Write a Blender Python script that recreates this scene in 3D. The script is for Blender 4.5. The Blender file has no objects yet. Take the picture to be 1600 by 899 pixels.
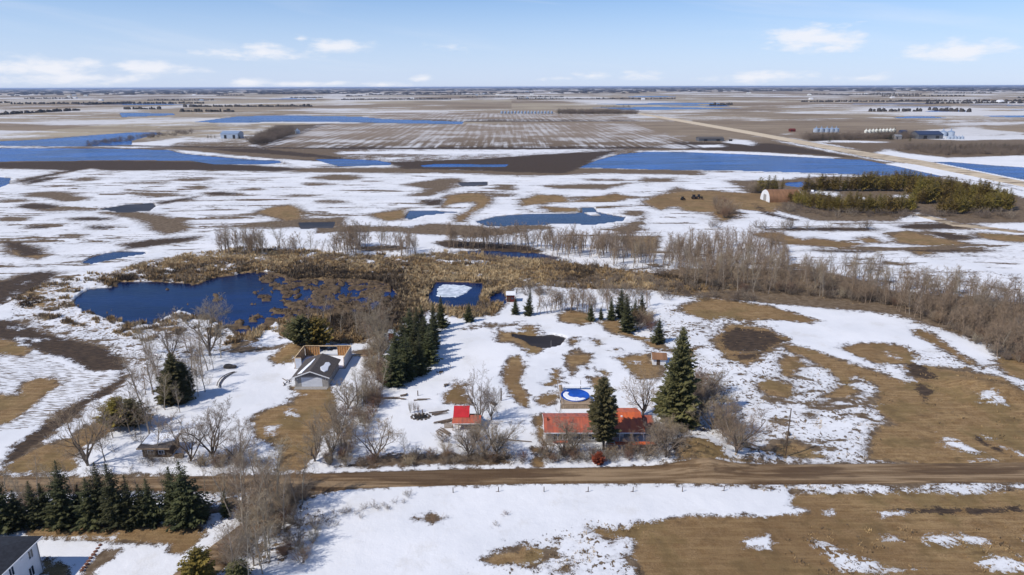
import bpy, bmesh, math, random
import numpy as np
from mathutils import Matrix, Vector

# ------------------------------------------------------------------ camera
H = 70.0                                  # drone height in metres
FPX = 1066.7                              # focal length in pixels of a 1600 px wide picture (24 mm)
PITCH = math.radians(16.39)
ROLL = 0.0028
cp, sp = math.cos(PITCH), math.sin(PITCH)
r0, u0, f0 = np.array([1., 0, 0]), np.array([0, sp, cp]), np.array([0, cp, -sp])
CR = r0*math.cos(ROLL) - u0*math.sin(ROLL)
CU = u0*math.cos(ROLL) + r0*math.sin(ROLL)
CF = f0
scene = bpy.context.scene
cam = bpy.data.cameras.new('camera'); cam.lens = 24; cam.sensor_width = 36
cam.clip_start = 0.5; cam.clip_end = 600000
camo = bpy.data.objects.new('camera', cam); scene.collection.objects.link(camo)
M4 = Matrix.Identity(4)
for i in range(3):
    M4[i][0] = CR[i]; M4[i][1] = CU[i]; M4[i][2] = -CF[i]
M4[2][3] = H
camo.matrix_world = M4
scene.camera = camo

# ------------------------------------------------------------------ light
SUN_EL = math.radians(46)
SH = np.array([0.885, 0.465])             # way the shadows fall on the ground
sund = bpy.data.lights.new('sun', 'SUN'); sund.energy = 4.8; sund.angle = math.radians(0.5)
sund.color = (1.0, 0.945, 0.86)
suno = bpy.data.objects.new('sun', sund); scene.collection.objects.link(suno)
tosun = Vector((-SH[0]*math.cos(SUN_EL), -SH[1]*math.cos(SUN_EL), math.sin(SUN_EL)))
suno.rotation_euler = tosun.to_track_quat('Z', 'Y').to_euler()
suno.location = (0, -50, 200)

world = bpy.data.worlds.new('World'); scene.world = world; world.use_nodes = True
wn = world.node_tree; wn.nodes.clear()
def wnode(t, **k):
    n = wn.nodes.new(t)
    for a, b in k.items(): setattr(n, a, b)
    return n
def wmath(op, a, b=None, c=None, clamp=False):
    n = wnode('ShaderNodeMath', operation=op, use_clamp=clamp)
    for i, v in enumerate((a, b, c)):
        if v is None: continue
        if isinstance(v, (int, float)): n.inputs[i].default_value = v
        else: wn.links.new(v, n.inputs[i])
    return n.outputs[0]
sky = wnode('ShaderNodeTexSky', sky_type='NISHITA', sun_disc=False)
sky.sun_elevation = SUN_EL
sky.sun_rotation = math.atan2(tosun.x, tosun.y)
sky.altitude = 600; sky.air_density = 1.0; sky.dust_density = 0.3; sky.ozone_density = 5.0
bg1 = wnode('ShaderNodeBackground'); bg1.inputs[1].default_value = 0.122
tint = wnode('ShaderNodeMix', data_type='RGBA', blend_type='MULTIPLY'); tint.inputs[0].default_value = 1; tint.inputs[7].default_value = (.79, .97, 1.19, 1)
wn.links.new(sky.outputs[0], tint.inputs[6]); wn.links.new(tint.outputs[2], bg1.inputs[0])
tcw = wnode('ShaderNodeTexCoord'); sep = wnode('ShaderNodeSeparateXYZ')
wn.links.new(tcw.outputs['Generated'], sep.inputs[0])
az = wmath('ARCTAN2', sep.outputs[0], sep.outputs[1])
el = wmath('ARCSINE', sep.outputs[2])
comb = wnode('ShaderNodeCombineXYZ')
wn.links.new(wmath('MULTIPLY', az, 1.0), comb.inputs[0]); wn.links.new(wmath('MULTIPLY', el, 3.2), comb.inputs[1])
nz = wnode('ShaderNodeTexNoise'); nz.inputs['Scale'].default_value = 26; nz.inputs['Detail'].default_value = 7; nz.inputs['Roughness'].default_value = 0.6
wn.links.new(comb.outputs[0], nz.inputs['Vector'])
nlow = wnode('ShaderNodeTexNoise'); nlow.inputs['Scale'].default_value = 3.2; nlow.inputs['Detail'].default_value = 4
wn.links.new(comb.outputs[0], nlow.inputs['Vector'])
def cloud_at(px, py):
    d = CF + CR*(px-800)/FPX - CU*(py-449.5)/FPX
    d = d/np.linalg.norm(d)
    return math.atan2(d[0], d[1]), math.asin(d[2])
puff = None
# fair-weather clouds seen over the horizon: centre, half width, half height (pixels of the photo), strength
for cx, cy, rx, ry, st in [(415,84,92,12,.8),(385,74,40,9,.6),(530,72,58,13,.9),(468,60,14,6,.7),(1272,60,76,20,1.15),(1205,66,18,5,.7),(1300,75,40,8,.8),
        (1490,80,76,14,1.05),(240,106,66,12,1.0),(60,105,90,16,1.0),(1185,121,80,9,.9),(1000,118,36,8,.8),(925,118,26,7,.7),(385,129,36,8,1.),
        (480,131,80,5,.8),(660,123,22,6,.8),(600,133,60,5,.6),(870,123,30,4,.6),(700,73,50,6,.4),(1340,122,50,5,.5),(120,122,120,10,.8)]:
    a0, e0 = cloud_at(cx, cy)
    dx = wmath('DIVIDE', wmath('SUBTRACT', az, a0), rx/FPX)
    dy = wmath('DIVIDE', wmath('SUBTRACT', el, e0), ry/FPX)
    r = wmath('SQRT', wmath('ADD', wmath('MULTIPLY', dx, dx), wmath('MULTIPLY', dy, dy)))
    v = wmath('MULTIPLY', wmath('SUBTRACT', 1.0, r), st)
    puff = v if puff is None else wmath('MAXIMUM', puff, v)
cl = wmath('ADD', puff, wmath('MULTIPLY', wmath('SUBTRACT', nz.outputs[0], 0.5), 2.3))
ss = wnode('ShaderNodeMapRange', interpolation_type='SMOOTHSTEP'); ss.inputs[1].default_value = -0.05; ss.inputs[2].default_value = 0.95; ss.inputs[4].default_value = .85
wn.links.new(wmath('MULTIPLY', cl, wmath('GREATER_THAN', puff, -0.9)), ss.inputs[0])
# cirrus streaks
comb2 = wnode('ShaderNodeCombineXYZ')
wn.links.new(wmath('ADD', wmath('MULTIPLY', az, 1.2), wmath('MULTIPLY', el, 2.0)), comb2.inputs[0]); wn.links.new(wmath('ADD', wmath('MULTIPLY', el, 11.0), wmath('MULTIPLY', az, 1.0)), comb2.inputs[1])
nc = wnode('ShaderNodeTexNoise'); nc.inputs['Scale'].default_value = 2.2; nc.inputs['Detail'].default_value = 6; nc.inputs['Roughness'].default_value = .55
nc.inputs['Distortion'].default_value = .4
wn.links.new(comb2.outputs[0], nc.inputs['Vector'])
sc2 = wnode('ShaderNodeMapRange', interpolation_type='SMOOTHSTEP'); sc2.inputs[1].default_value = .5; sc2.inputs[2].default_value = .78; sc2.inputs[4].default_value = .26
wn.links.new(nc.outputs[0], sc2.inputs[0])
# pale band over the horizon, the same all the way round
hz = wnode('ShaderNodeMapRange', interpolation_type='SMOOTHERSTEP'); hz.inputs[1].default_value = -0.03; hz.inputs[2].default_value = .19; hz.inputs[3].default_value = .72; hz.inputs[4].default_value = .03
wn.links.new(el, hz.inputs[0])
bgh = wnode('ShaderNodeBackground'); bgh.inputs[0].default_value = (.69, .78, 1.04, 1); bgh.inputs[1].default_value = 1.1
bgc = wnode('ShaderNodeBackground'); bgc.inputs[0].default_value = (.93, .94, 1.0, 1); bgc.inputs[1].default_value = 1.1
mh = wnode('ShaderNodeMixShader'); wn.links.new(hz.outputs[0], mh.inputs[0]); wn.links.new(bg1.outputs[0], mh.inputs[1]); wn.links.new(bgh.outputs[0], mh.inputs[2])
mc = wnode('ShaderNodeMixShader'); wn.links.new(wmath('MAXIMUM', ss.outputs[0], sc2.outputs[0]), mc.inputs[0])
wn.links.new(mh.outputs[0], mc.inputs[1]); wn.links.new(bgc.outputs[0], mc.inputs[2])
wo = wnode('ShaderNodeOutputWorld'); wn.links.new(mc.outputs[0], wo.inputs[0])

vs = scene.view_settings
scene.display_settings.display_device = 'sRGB'
vs.view_transform = 'Standard'; vs.look = 'None'; vs.exposure = -0.17; vs.gamma = 1.0
scene.cycles.max_bounces = 5; scene.cycles.diffuse_bounces = 2; scene.cycles.glossy_bounces = 2
scene.cycles.transparent_max_bounces = 6; scene.cycles.volume_bounces = 0

# ------------------------------------------------------------------ geometry of the view: photo pixel -> place on the ground
def G(px, py):
    d = CF + CR*(px-800)/FPX - CU*(py-449.5)/FPX
    t = -H/d[2]
    return np.array([t*d[0], t*d[1]])
def proj(X, Y, Z=0.0):
    rx, ry, rz = X, Y, Z-H
    w = rx*CF[0]+ry*CF[1]+rz*CF[2]
    return 800+FPX*(rx*CR[0]+ry*CR[1]+rz*CR[2])/w, 449.5-FPX*(rx*CU[0]+ry*CU[1]+rz*CU[2])/w, w
def depth(px, py):
    p = G(px, py); return p[0]*CF[0]+p[1]*CF[1]-H*CF[2]
def height_of(px, base, top):
    """metres of an upright thing standing at (px, base) whose top is seen at row top"""
    p = G(px, base); v = (449.5-top)/FPX
    # (P.u + z u.z) = v (P.f + z f.z)
    Pu = p[0]*CU[0]+p[1]*CU[1]-H*CU[2]; Pf = p[0]*CF[0]+p[1]*CF[1]-H*CF[2]
    return (v*Pf-Pu)/(CU[2]-v*CF[2])

# ------------------------------------------------------------------ materials
MATS = {}
def nd(nt, t, **k):
    n = nt.nodes.new(t)
    for a, b in k.items(): setattr(n, a, b)
    return n
class NB:
    """small helper to write node trees"""
    def __init__(s, name):
        s.m = bpy.data.materials.new(name); s.m.use_nodes = True; s.t = s.m.node_tree
        s.b = s.t.nodes['Principled BSDF']; s.b.inputs['Specular IOR Level'].default_value = .3
    def L(s, a, b): s.t.links.new(a, b)
    def put(s, sock, v):
        if isinstance(v, (int, float)): sock.default_value = v
        elif isinstance(v, tuple): sock.default_value = v if len(v) == 4 or sock.type == 'VECTOR' else (*v, 1)
        else: s.L(v, sock)
    def math(s, op, a, b=0.0, c=0.0, clamp=False):
        n = nd(s.t, 'ShaderNodeMath', operation=op, use_clamp=clamp)
        for i, v in enumerate((a, b, c)): s.put(n.inputs[i], v)
        return n.outputs[0]
    def noise(s, vec, scale, detail=4, rough=.55, dist=0.0):
        n = nd(s.t, 'ShaderNodeTexNoise'); s.put(n.inputs['Scale'], scale); n.inputs['Detail'].default_value = detail
        n.inputs['Roughness'].default_value = rough; n.inputs['Distortion'].default_value = dist
        if vec is not None: s.L(vec, n.inputs['Vector'])
        return n.outputs[0]
    def step(s, v, lo, hi, a=0.0, b=1.0):
        n = nd(s.t, 'ShaderNodeMapRange', interpolation_type='SMOOTHSTEP')
        s.put(n.inputs[0], v); n.inputs[1].default_value = lo; n.inputs[2].default_value = hi; n.inputs[3].default_value = a; n.inputs[4].default_value = b
        return n.outputs[0]
    def mix(s, f, a, b):
        n = nd(s.t, 'ShaderNodeMix', data_type='RGBA'); s.put(n.inputs[0], f); s.put(n.inputs[6], a); s.put(n.inputs[7], b)
        return n.outputs[2]
    def attr(s, name):
        n = nd(s.t, 'ShaderNodeAttribute'); n.attribute_name = name; return n.outputs['Fac']
    def pos(s, sx=1, sy=1, sz=1, obj=False, rot=0.0):
        c = nd(s.t, 'ShaderNodeTexCoord') if obj else nd(s.t, 'ShaderNodeNewGeometry')
        mp = nd(s.t, 'ShaderNodeMapping'); s.L(c.outputs['Object' if obj else 'Position'], mp.inputs[0])
        mp.inputs['Scale'].default_value = (sx, sy, sz); mp.inputs['Rotation'].default_value = (0, 0, rot)
        return mp.outputs[0]
    def bump(s, h, dist=.1, strength=1.0):
        n = nd(s.t, 'ShaderNodeBump'); n.inputs['Distance'].default_value = dist; n.inputs['Strength'].default_value = strength
        s.L(h, n.inputs['Height']); s.L(n.outputs[0], s.b.inputs['Normal'])
def mat(name, col, rough=.8, var=.25, scale=3.0, metal=0.0, col2=None, bump=0.0, rand=0.0, spec=None, stretch=(1, 1, 1)):
    """plain surface whose colour wanders by noise and, for repeats, from one thing to the next"""
    if name in MATS: return MATS[name]
    n = NB(name); p = n.pos(*stretch, obj=True); f = n.noise(p, scale, 5)
    c2 = col2 or tuple(c*(1-var) for c in col)
    c1 = tuple(min(1, c*(1+var*.6)) for c in col)
    c = n.mix(n.step(f, .3, .7), c1, c2)
    if rand:
        oi = nd(n.t, 'ShaderNodeObjectInfo')
        hs = nd(n.t, 'ShaderNodeHueSaturation'); n.L(c, hs.inputs['Color'])
        n.L(n.math('MULTIPLY_ADD', oi.outputs['Random'], rand, 1-rand/2), hs.inputs['Value'])
        n.L(n.math('MULTIPLY_ADD', oi.outputs['Random'], .03, .485), hs.inputs['Hue'])
        c = hs.outputs[0]
    n.put(n.b.inputs['Base Color'], c); n.b.inputs['Roughness'].default_value = rough; n.b.inputs['Metallic'].default_value = metal
    if spec is not None: n.b.inputs['Specular IOR Level'].default_value = spec
    if bump: n.bump(f, bump)
    MATS[name] = n.m; return n.m
# ------------------------------------------------------------------ the lie of the land, traced tile by tile
TILE = {'A': (0, 200, 3.019), 'B': (530, 200, 3.019), 'C': (1070, 160, 3.019), 'D': (0, 400, 3.21), 'E': (400, 400, 3.21),
        'F': (800, 400, 3.21), 'N': (1200, 400, 3.21), 'H': (0, 640, 3.47), 'I': (400, 640, 3.47), 'J': (800, 640, 3.47),
        'K': (1200, 640, 3.47), 'Z': (0, 0, 1)}
def tr(tile, s):
    ox, oy, k = TILE[tile]
    v = [float(q) for q in s.replace(';', ' ').replace(',', ' ').split()]
    return [(ox+v[i]/k, oy+v[i+1]/k) for i in range(0, len(v), 2)]
def ell(tile, x, y, rx, ry, n=12):
    ox, oy, k = TILE[tile]
    return [(ox+(x+rx*math.cos(2*math.pi*i/n))/k, oy+(y+ry*math.sin(2*math.pi*i/n))/k) for i in range(n)]

# mesh of the ground: rows get longer with distance, columns fan out, the whole lies in world metres
def rows():
    ys = list(np.concatenate([[136.75, 137.1, 137.6, 138.3, 139], np.arange(140, 300, 1.0), np.arange(300, 900, 1.8), np.arange(902, 1500, 14)]))
    D = [H/math.tan(PITCH+math.atan((y-449.5)/FPX)) for y in ys]
    return np.array(D + [8.0, -40.0])
Dr = rows()
tc = np.concatenate([-np.geomspace(3.2, .80, 26)[:-1], np.linspace(-.80, .80, 760), np.geomspace(.80, 3.2, 26)[1:]])
NR, NC = len(Dr), len(tc)
Yg = np.repeat(Dr[:, None], NC, 1)
Xg = tc[None, :]*(np.maximum(Yg, 0)*cp + 19.8 + np.maximum(0, -Yg)*.2)
X, Y = Xg.ravel(), Yg.ravel()
PXv, PYv, Wd = proj(X, Y)
bad = Wd < 1; PXv[bad] = 0; PYv[bad] = 5000
PXM = np.maximum(Wd, 20)/FPX              # metres per photo pixel, across
CL = 30.0
def sdist(poly, feather=60):
    """signed distance (positive inside) to an outline, measured on the ground in units of the local pixel"""
    P = np.array(poly); x0, y0 = P.min(0); x1, y1 = P.max(0)
    idx = np.where((PXv > x0-feather) & (PXv < x1+feather) & (PYv > y0-feather) & (PYv < y1+feather))[0]
    W = np.array([G(max(-2500, min(4000, a)), max(137.2, b)) for a, b in poly])
    x, y = X[idx], Y[idx]
    d = np.full(len(idx), 1e12); ins = np.zeros(len(idx), bool)
    n = len(W)
    for i in range(n):
        ax, ay = W[i]; bx, by = W[(i+1) % n]
        ex, ey = bx-ax, by-ay; L2 = ex*ex+ey*ey+1e-9
        t = np.clip(((x-ax)*ex+(y-ay)*ey)/L2, 0, 1)
        d = np.minimum(d, (x-ax-t*ex)**2+(y-ay-t*ey)**2)
        c = (ay > y) != (by > y)
        if c.any():
            xi = ax+(y-ay)*ex/(ey if abs(ey) > 1e-9 else 1e-9)
            ins ^= c & (x < xi)
    d = np.sqrt(d)/PXM[idx]
    return idx, np.clip(np.where(ins, d, -d), -CL, CL)
def hsh(ix, iy, s):
    h = (ix.astype(np.int64)*374761393 + iy.astype(np.int64)*668265263 + s*974634777) & 0xffffffff
    h = ((h ^ (h >> 13))*1274126177) & 0xffffffff
    return ((h ^ (h >> 16)) & 0xffff)/65535.0
def vnoise(x, y, s=0, octv=4):
    out = 0; amp = .5; tot = 0
    for o in range(octv):
        xi, yi = np.floor(x), np.floor(y); fx, fy = x-xi, y-yi
        fx = fx*fx*(3-2*fx); fy = fy*fy*(3-2*fy)
        a = hsh(xi, yi, s+o); b = hsh(xi+1, yi, s+o); c = hsh(xi, yi+1, s+o); e = hsh(xi+1, yi+1, s+o)
        out = out + amp*(a*(1-fx)*(1-fy)+b*fx*(1-fy)+c*(1-fx)*fy+e*fx*fy); tot += amp
        x, y, amp = x*2.03, y*2.03, amp*.5
    return out/tot
F = {}
def field(n, v): F[n] = np.full(len(X), float(v)) if np.isscalar(v) else v
far = np.clip((Yg.ravel()-820)/120, 0, 1)
field('snow', 18.0); field('mud', -CL); field('gold', -CL); field('road', -CL); field('water', -CL)
field('marsh', -CL); field('speck', 0.0); field('streak', 0.0); field('crop', -CL); field('tyre', -CL)
# beyond the lakes the fields are mostly bare with thin snow
nbig = vnoise(X/420+3, Y/520, 5, 5)
F['snow'] = np.where(PYv < 256, (nbig-.55)*90, F['snow'])
def up(name, poly):
    i, s = sdist(poly); F[name][i] = np.maximum(F[name][i], s)
def dn(name, poly):
    i, s = sdist(poly); F[name][i] = np.minimum(F[name][i], -s)
def setv(name, poly, v, soft=12):
    i, s = sdist(poly); k = np.clip(s/soft*.5+.5, 0, 1); F[name][i] = F[name][i]*(1-k)+v*k
def bare(t, s, gold=False):
    p = tr(t, s) if isinstance(s, str) else s; dn('snow', p)
    if gold: up('gold', p)
def mud(t, s):
    p = tr(t, s); dn('snow', p); up('mud', p)
WATERS = []
def water(t, s, kind='pond', hole=True):
    p = tr(t, s) if isinstance(s, str) else s; up('water', p); WATERS.append((p, kind))
def snow(t, s): up('snow', tr(t, s))
Z = 'Z'
# --- general character of zones
setv('streak', tr(Z, '-900,256 1100,256 1130,300 1000,345 640,345 500,345 330,390 150,430 20,470 -900,470'), 1.0, 20)
setv('streak', tr(Z, '1200,345 2500,345 2500,450 1200,430'), .85, 16)
setv('streak', tr(Z, '640,262 1180,262 1180,345 1200,400 700,400'), .55, 14)
setv('speck', tr('N', '-700,260 -100,250 300,560 600,700 640,860 500,1100 -500,1100 -420,800'), .55, 25)
setv('speck', tr('N', '-80,440 560,560 620,700 640,860 500,1100 -60,1100'), 1.0, 25)
setv('speck', tr('D', '90,330 60,260 200,130 420,130 360,250 560,330 850,350 1280,400 1280,470 1000,480 820,560 700,620 600,480 400,420'), 1.0, 14)
setv('speck', tr('K', '-300,415 0,425 1600,392 1600,440 600,455 0,450'), .8, 6)
setv('speck', tr('N', '520,640 1284,600 2300,900 2300,1200 500,1200 520,899 640,845'), .35, 30)
setv('speck', tr('N', '700,460 1284,560 1284,899 900,899'), .7, 30)
setv('speck', tr('J', '400,600 720,660 720,899 0,899 -60,760 200,700'), .8, 26)
# --- middle distance, left
mud('A', '-300,165 0,163 560,155 900,160 1240,180 1440,195 1300,205 900,200 500,200 430,190 300,212 200,235 150,250 60,262 120,240 250,215 330,200 0,190 -300,190')
for e in [(400,243,60,9),(240,316,110,13),(180,370,95,12),(330,335,75,13),(1045,310,80,8),(910,245,75,6),(300,385,160,7),(430,430,95,7),(180,470,50,6),(470,470,60,7),
          (930,280,60,5),(1180,290,50,4),(1500,265,60,5),(1420,320,50,4),(700,260,80,4),(1590,235,110,12),(340,510,50,4),(60,345,60,6),(60,430,60,7),(760,318,120,5),(1560,350,60,6)]:
    p = ell('A', *e); bare('A', p)
    if e[0] in (180, 430, 1045, 470): up('mud', p)
mud('A', '130,250 232,234 290,232 200,256 130,266')
bare('A', '480,400 640,395 820,425 890,450 860,490 790,502 720,480 660,430 560,415')
mud('A', '20,540 90,545 190,570 215,600 120,605 40,572')
bare('A', '20,540 90,545 190,570 215,600 180,620 60,598', True)
mud('A', '580,550 700,530 900,515 960,512 880,535 700,560 600,572')
mud('A', '735,352 930,323 900,338 760,362')
bare('A', '1210,400 1270,375 1370,365 1420,385 1420,430 1350,440 1250,410', True)
bare('A', '1420,430 1620,425 1620,470 1180,470 1010,470')
mud('A', '-200,700 0,725 70,712 170,690 230,678 272,688 200,740 -100,830 -300,800')
# --- plough land and west field
mud('D', '-200,170 0,145 80,105 200,80 275,85 285,96 200,130 180,172 60,225 0,250 -200,290')
mud('D', '-300,320 0,322 90,330 200,380 350,420 520,455 600,500 640,560 640,620 560,690 440,740 400,790 300,860 210,930 120,1000 20,1050 60,960 180,880 330,770 480,690 600,620 600,590 560,575 450,580 350,530 200,480 80,430 0,415 -300,400')
bare('D', '-300,400 0,412 80,430 170,470 120,505 0,495 -300,480', True)
bare('D', '-100,690 90,700 110,640 200,608 290,615 300,650 240,690 130,780 60,830 -100,880', True)
setv('tyre', tr('D', '-300,430 200,480 450,580 640,580 560,700 200,860 -300,960'), 1.0, 6)
bare('H', '-200,350 0,335 80,270 220,200 400,150 430,110 560,60 640,90 560,150 450,200 400,260 430,330 300,342 0,347', True)
# --- middle distance, centre
mud('B', '-200,150 250,160 700,145 900,128 1330,105 1220,150 1130,192 1050,215 600,200 300,192 240,172 0,185 -200,180')
bare('B', '-200,190 300,190 600,198 1130,190 1700,202 1700,222 1250,214 900,226 600,216 300,210 -200,208')
bare('B', '300,268 520,235 580,240 550,270 490,300 430,322 330,322 430,290')
mud('B', '390,340 500,335 480,365 400,366')
bare('B', '500,320 620,308 680,312 720,340 700,370 650,390 600,430 560,445 540,420 640,370 640,350 560,352 480,375', True)
bare('B', '960,272 1150,266 1350,265 1250,292 1000,287'); bare('B', '850,350 930,315 1060,320 1090,345 1300,308 1410,330 1300,348 1000,352 860,372', True)
bare('B', '940,368 1130,380 1145,396 1000,396', True); bare('B', '760,272 820,270 820,292 740,292')
bare('B', '1420,350 1500,315 1600,300 1700,296 2050,312 2080,350 2060,400 1760,372 1560,372 1520,388', True)
bare('C', '0,430 130,435 145,480 240,500 260,540 180,562 110,520 0,513 -120,450', True)
bare('B', '200,400 320,380 300,432 220,440 150,410', True)
bare('B', '-100,470 120,462 330,470 420,450 700,470 900,486 700,512 420,506 200,490 -100,495')
mud('B', '440,545 520,530 900,560 960,590 700,580 500,568')
bare('B', '1320,520 1490,512 1500,565 1420,590', True); bare('B', '1270,480 1380,450 1440,420 1430,480 1340,494')
bare('B', '650,560 950,575 960,600 650,600', True)
for e in [(760,318,60,6),(1150,330,60,5),(1500,245,80,5),(500,470,80,6),(1390,405,50,12),(880,470,130,10),(200,570,130,14),(1250,245,80,4)]: bare('B', ell('B', *e))
bare('C', '-100,420 60,380 200,372 420,368 600,352 900,350 1200,350 1480,420 1700,470 1700,560 1300,575 1100,520 1000,560 620,560 460,520 250,400 100,432')
bare('C', '0,322 700,342 1250,354 1420,380 1700,440 1700,420 1480,385 1200,352')
bare('C', '310,615 450,612 560,650 600,640 750,660 850,670 750,686 480,672 330,627', True)
bare('C', '970,625 1050,608 1250,650 1350,670 1150,676 1000,662', True); bare('C', '1070,695 1140,692 1170,716 1100,720', True)
bare('C', '800,640 880,638 945,662 860,664', True); mud('C', '330,480 400,520 560,560 500,560 380,530'); mud('C', '1150,610 1400,640 1250,648')
bare('C', '1380,615 1700,640 1700,665 1500,655 1400,640', True)
for e in [(720,705,180,6),(850,735,60,7),(1250,700,190,5),(640,600,300,8),(1200,585,200,14),(1450,780,120,6)]: mudp = ell('C', *e); bare('C', mudp); up('mud', mudp)
snow('C', '-50,348 130,348 270,400 270,420 60,420 -60,400'); snow('C', '600,415 740,425 700,452 620,430'); snow('C', '980,436 1060,436 1060,450 990,450')
# --- far side
for e in [(200,66,250,3.2),(1000,74,160,2.5),(150,75,200,3)]: pass
snow('A', '780,98 860,104 1040,122 1240,142 1400,152 1620,160 1620,176 1430,190 1330,180 1320,158 1200,148 1000,132 850,118')
mud('A', '980,98 1250,100 1620,140 1620,150 1300,125 1100,112')
snow('A', '450,84 700,62 960,28 1000,30 900,60 780,88 620,96 460,90'); snow('A', '1160,86 1240,72 1420,20 1500,14 1400,50 1250,88')
bare('A', '-300,0 560,25 600,18 900,4 800,0 -300,-30')
mud('A', '-300,84 480,86 1000,94 1620,100 1620,94 1000,88 480,80 -300,78')
mud('B', '-60,88 1600,88 1640,96 1000,102 0,102 -60,98')
snow('B', '0,112 400,108 880,114 860,122 500,128 300,124 0,124'); snow('B', '140,142 380,138 260,150')
snow('B', '1480,40 1540,40 1640,78 1580,88'); snow('B', '1390,108 1700,104 1700,112 1400,114')
up('crop', tr(Z, '500,193 990,193 1100,231 400,231')); up('crop', tr(Z, '590,176 960,176 1000,190 560,190')); 
mud('Z', '560,188 760,186 1000,188 1000,190 760,191 560,193')
mud('Z', '430,196 520,194 500,198 430,228 400,228')
snow('C', '0,225 400,238 760,262 640,266 300,250 0,238'); mud('C', '-60,185 420,195 640,230 800,262 600,244 300,232 0,220')
snow('C', '190,165 330,178 320,205 180,190'); snow('C', '-60,205 180,200 180,212 -60,218')
snow('C', '880,240 960,222 1040,240 1240,262 1600,250 1700,250 1700,310 1500,305 1250,290 1060,275')
snow('C', '1100,130 1330,115 1620,140 1700,150 1700,175 1300,180 1060,172'); snow('C', '380,150 560,132 560,155 420,158'); snow('C', '480,190 700,178 980,186 940,192 700,190')
bare('C', '980,225 1060,192 1700,190 1700,245 1240,250 1060,240')
# --- marsh
up('marsh', tr(Z, '170,427 240,410 300,396 380,386 500,392 620,402 700,393 790,396 900,412 1060,432 1150,450 1060,462 1000,452 920,452 850,448 800,452 775,492 750,496 700,500 668,486 640,520 600,520 560,540 520,535 380,532 360,545 300,520 230,536 170,520 60,500 20,470 60,450 130,430'))
dn('snow', tr(Z, '215,412 300,398 380,388 500,394 620,404 700,395 790,398 900,414 1060,434 1150,450 1060,458 1000,452 920,452 850,448 800,452 775,492 730,498 668,486 640,515 600,520 560,536 440,528 430,470 380,455 310,452 230,448 180,452 150,438'))
snow(Z, '660,385 710,391 760,395 720,399 680,397'); snow('B', '450,625 540,618 700,632 700,642 600,640 500,634')
bare('C', '-80,790 200,780 700,790 1000,900 1400,920 1700,960 1700,1200 1300,1100 1000,1000 500,960 200,930 -80,900')
bare('N', '700,350 800,370 880,420 960,480 1050,550 1000,545 900,480 720,395', True); bare('N', '1130,500 1284,470 1500,470 1500,640 1284,625 1200,600'); up('gold', tr('N', '1130,500 1284,470 1500,470 1500,640 1284,625 1200,600'))
setv('speck', tr(Z, '880,430 1080,470 1300,470 1480,520 1640,580 1700,440 1300,400 1100,400'), .9, 14)
snow('C', '480,700 700,706 1000,720 1700,760 1700,900 1400,880 1000,870 600,790 490,760'); snow(Z, '790,470 830,460 940,452 1000,458 1090,470 1000,500 940,476 850,490 800,498')
rgs = random.Random(12)
for zone, n_, sc in [('200,405 300,396 420,390 420,418 300,424 200,440 130,440', 75, 1.0), ('560,395 640,398 760,400 760,430 600,432', 36, .8), ('430,388 560,392 560,410 430,405', 16, .8),
                     ('20,450 120,440 110,480 200,508 330,505 340,535 200,530 60,500', 90, 1.1), ('560,500 620,498 640,520 560,530', 18, 1.0), ('820,432 960,440 960,452 840,450', 14, .8), ('440,512 560,515 560,535 440,528', 16, 1.0)]:
    zp = tr(Z, zone); xs = [p[0] for p in zp]; ys = [p[1] for p in zp]
    for k in range(n_):
        x, y = rgs.uniform(min(xs), max(xs)), rgs.uniform(min(ys), max(ys)); w = rgs.uniform(3, 13)*sc; h = w*rgs.uniform(.18, .35)
        snow(Z, ' '.join(f'{x+w*math.cos(a_)*rgs.uniform(.6, 1.1):.1f},{y+h*math.sin(a_)*rgs.uniform(.6, 1.1):.1f}' for a_ in np.linspace(0, 6.28, 9)[:-1]))
# --- yards
bare('E', '65,515 160,455 240,460 230,500 180,540 100,545', True); bare('E', '380,350 520,380 520,440 380,440', True); bare('D', '1100,470 1284,460 1700,455 1700,470 1284,480 1120,482')
bare('E', '170,655 390,655 420,740 400,830 330,920 310,1000 200,1110 110,1090 130,960 0,920 -20,830 0,800 80,760 180,740 200,700', True)
snow('E', '150,762 195,765 200,800 150,800'); snow('E', '60,850 110,850 100,899 40,890'); snow('E', '180,690 230,685 240,700 190,712')
bare('E', '490,480 590,470 600,500 500,495')
bare('E', '925,720 935,685 965,665 985,632 1010,628 1030,640 1060,635 1070,680 1090,720 1090,745 1050,748 990,745 940,738', True)
bare('Z', '786,576 797,558 812,555 822,572 815,600 828,618 829,640 812,634 797,618 784,600', True)
bare('Z', '777,515 790,519 832,516 841,522 850,545 843,553 825,558 818,545 800,535 780,535', True)
water('F', '0,385 100,400 200,392 250,402 272,410 240,448 170,463 100,448 60,420 0,400', 'puddle')
bare('E', '1150,338 1230,350 1330,330 1330,345 1230,358 1170,352'); bare('E', '1040,370 1090,350 1120,350 1080,366')
for s in ['230,300 290,262 380,290 425,330 350,347 240,330','430,330 540,320 560,370 620,400 700,415 650,425 580,405 500,388 475,372','280,430 320,415 335,435 300,445','395,420 440,425 460,445 430,452',
          '260,500 330,490 400,495 390,538 330,550 300,600 270,530','395,568 470,575 500,595 470,612 440,580','500,515 600,500 690,490 700,540 750,560 740,612 640,620 560,560 540,525',
          '130,640 180,625 200,570 240,568 248,640 180,662','105,715 160,690 245,680 245,712 190,757 130,755','395,610 460,608 450,672 400,655','860,450 915,470 920,508 870,515','640,425 740,430 760,470 700,460',
          '300,480 335,475 340,490 310,495','515,466 540,466 540,478 518,478','40,350 110,345 130,375 100,390 20,370']:
    bare('F', s, True)
snow('F', '580,530 690,532 690,545 600,542')
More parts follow.
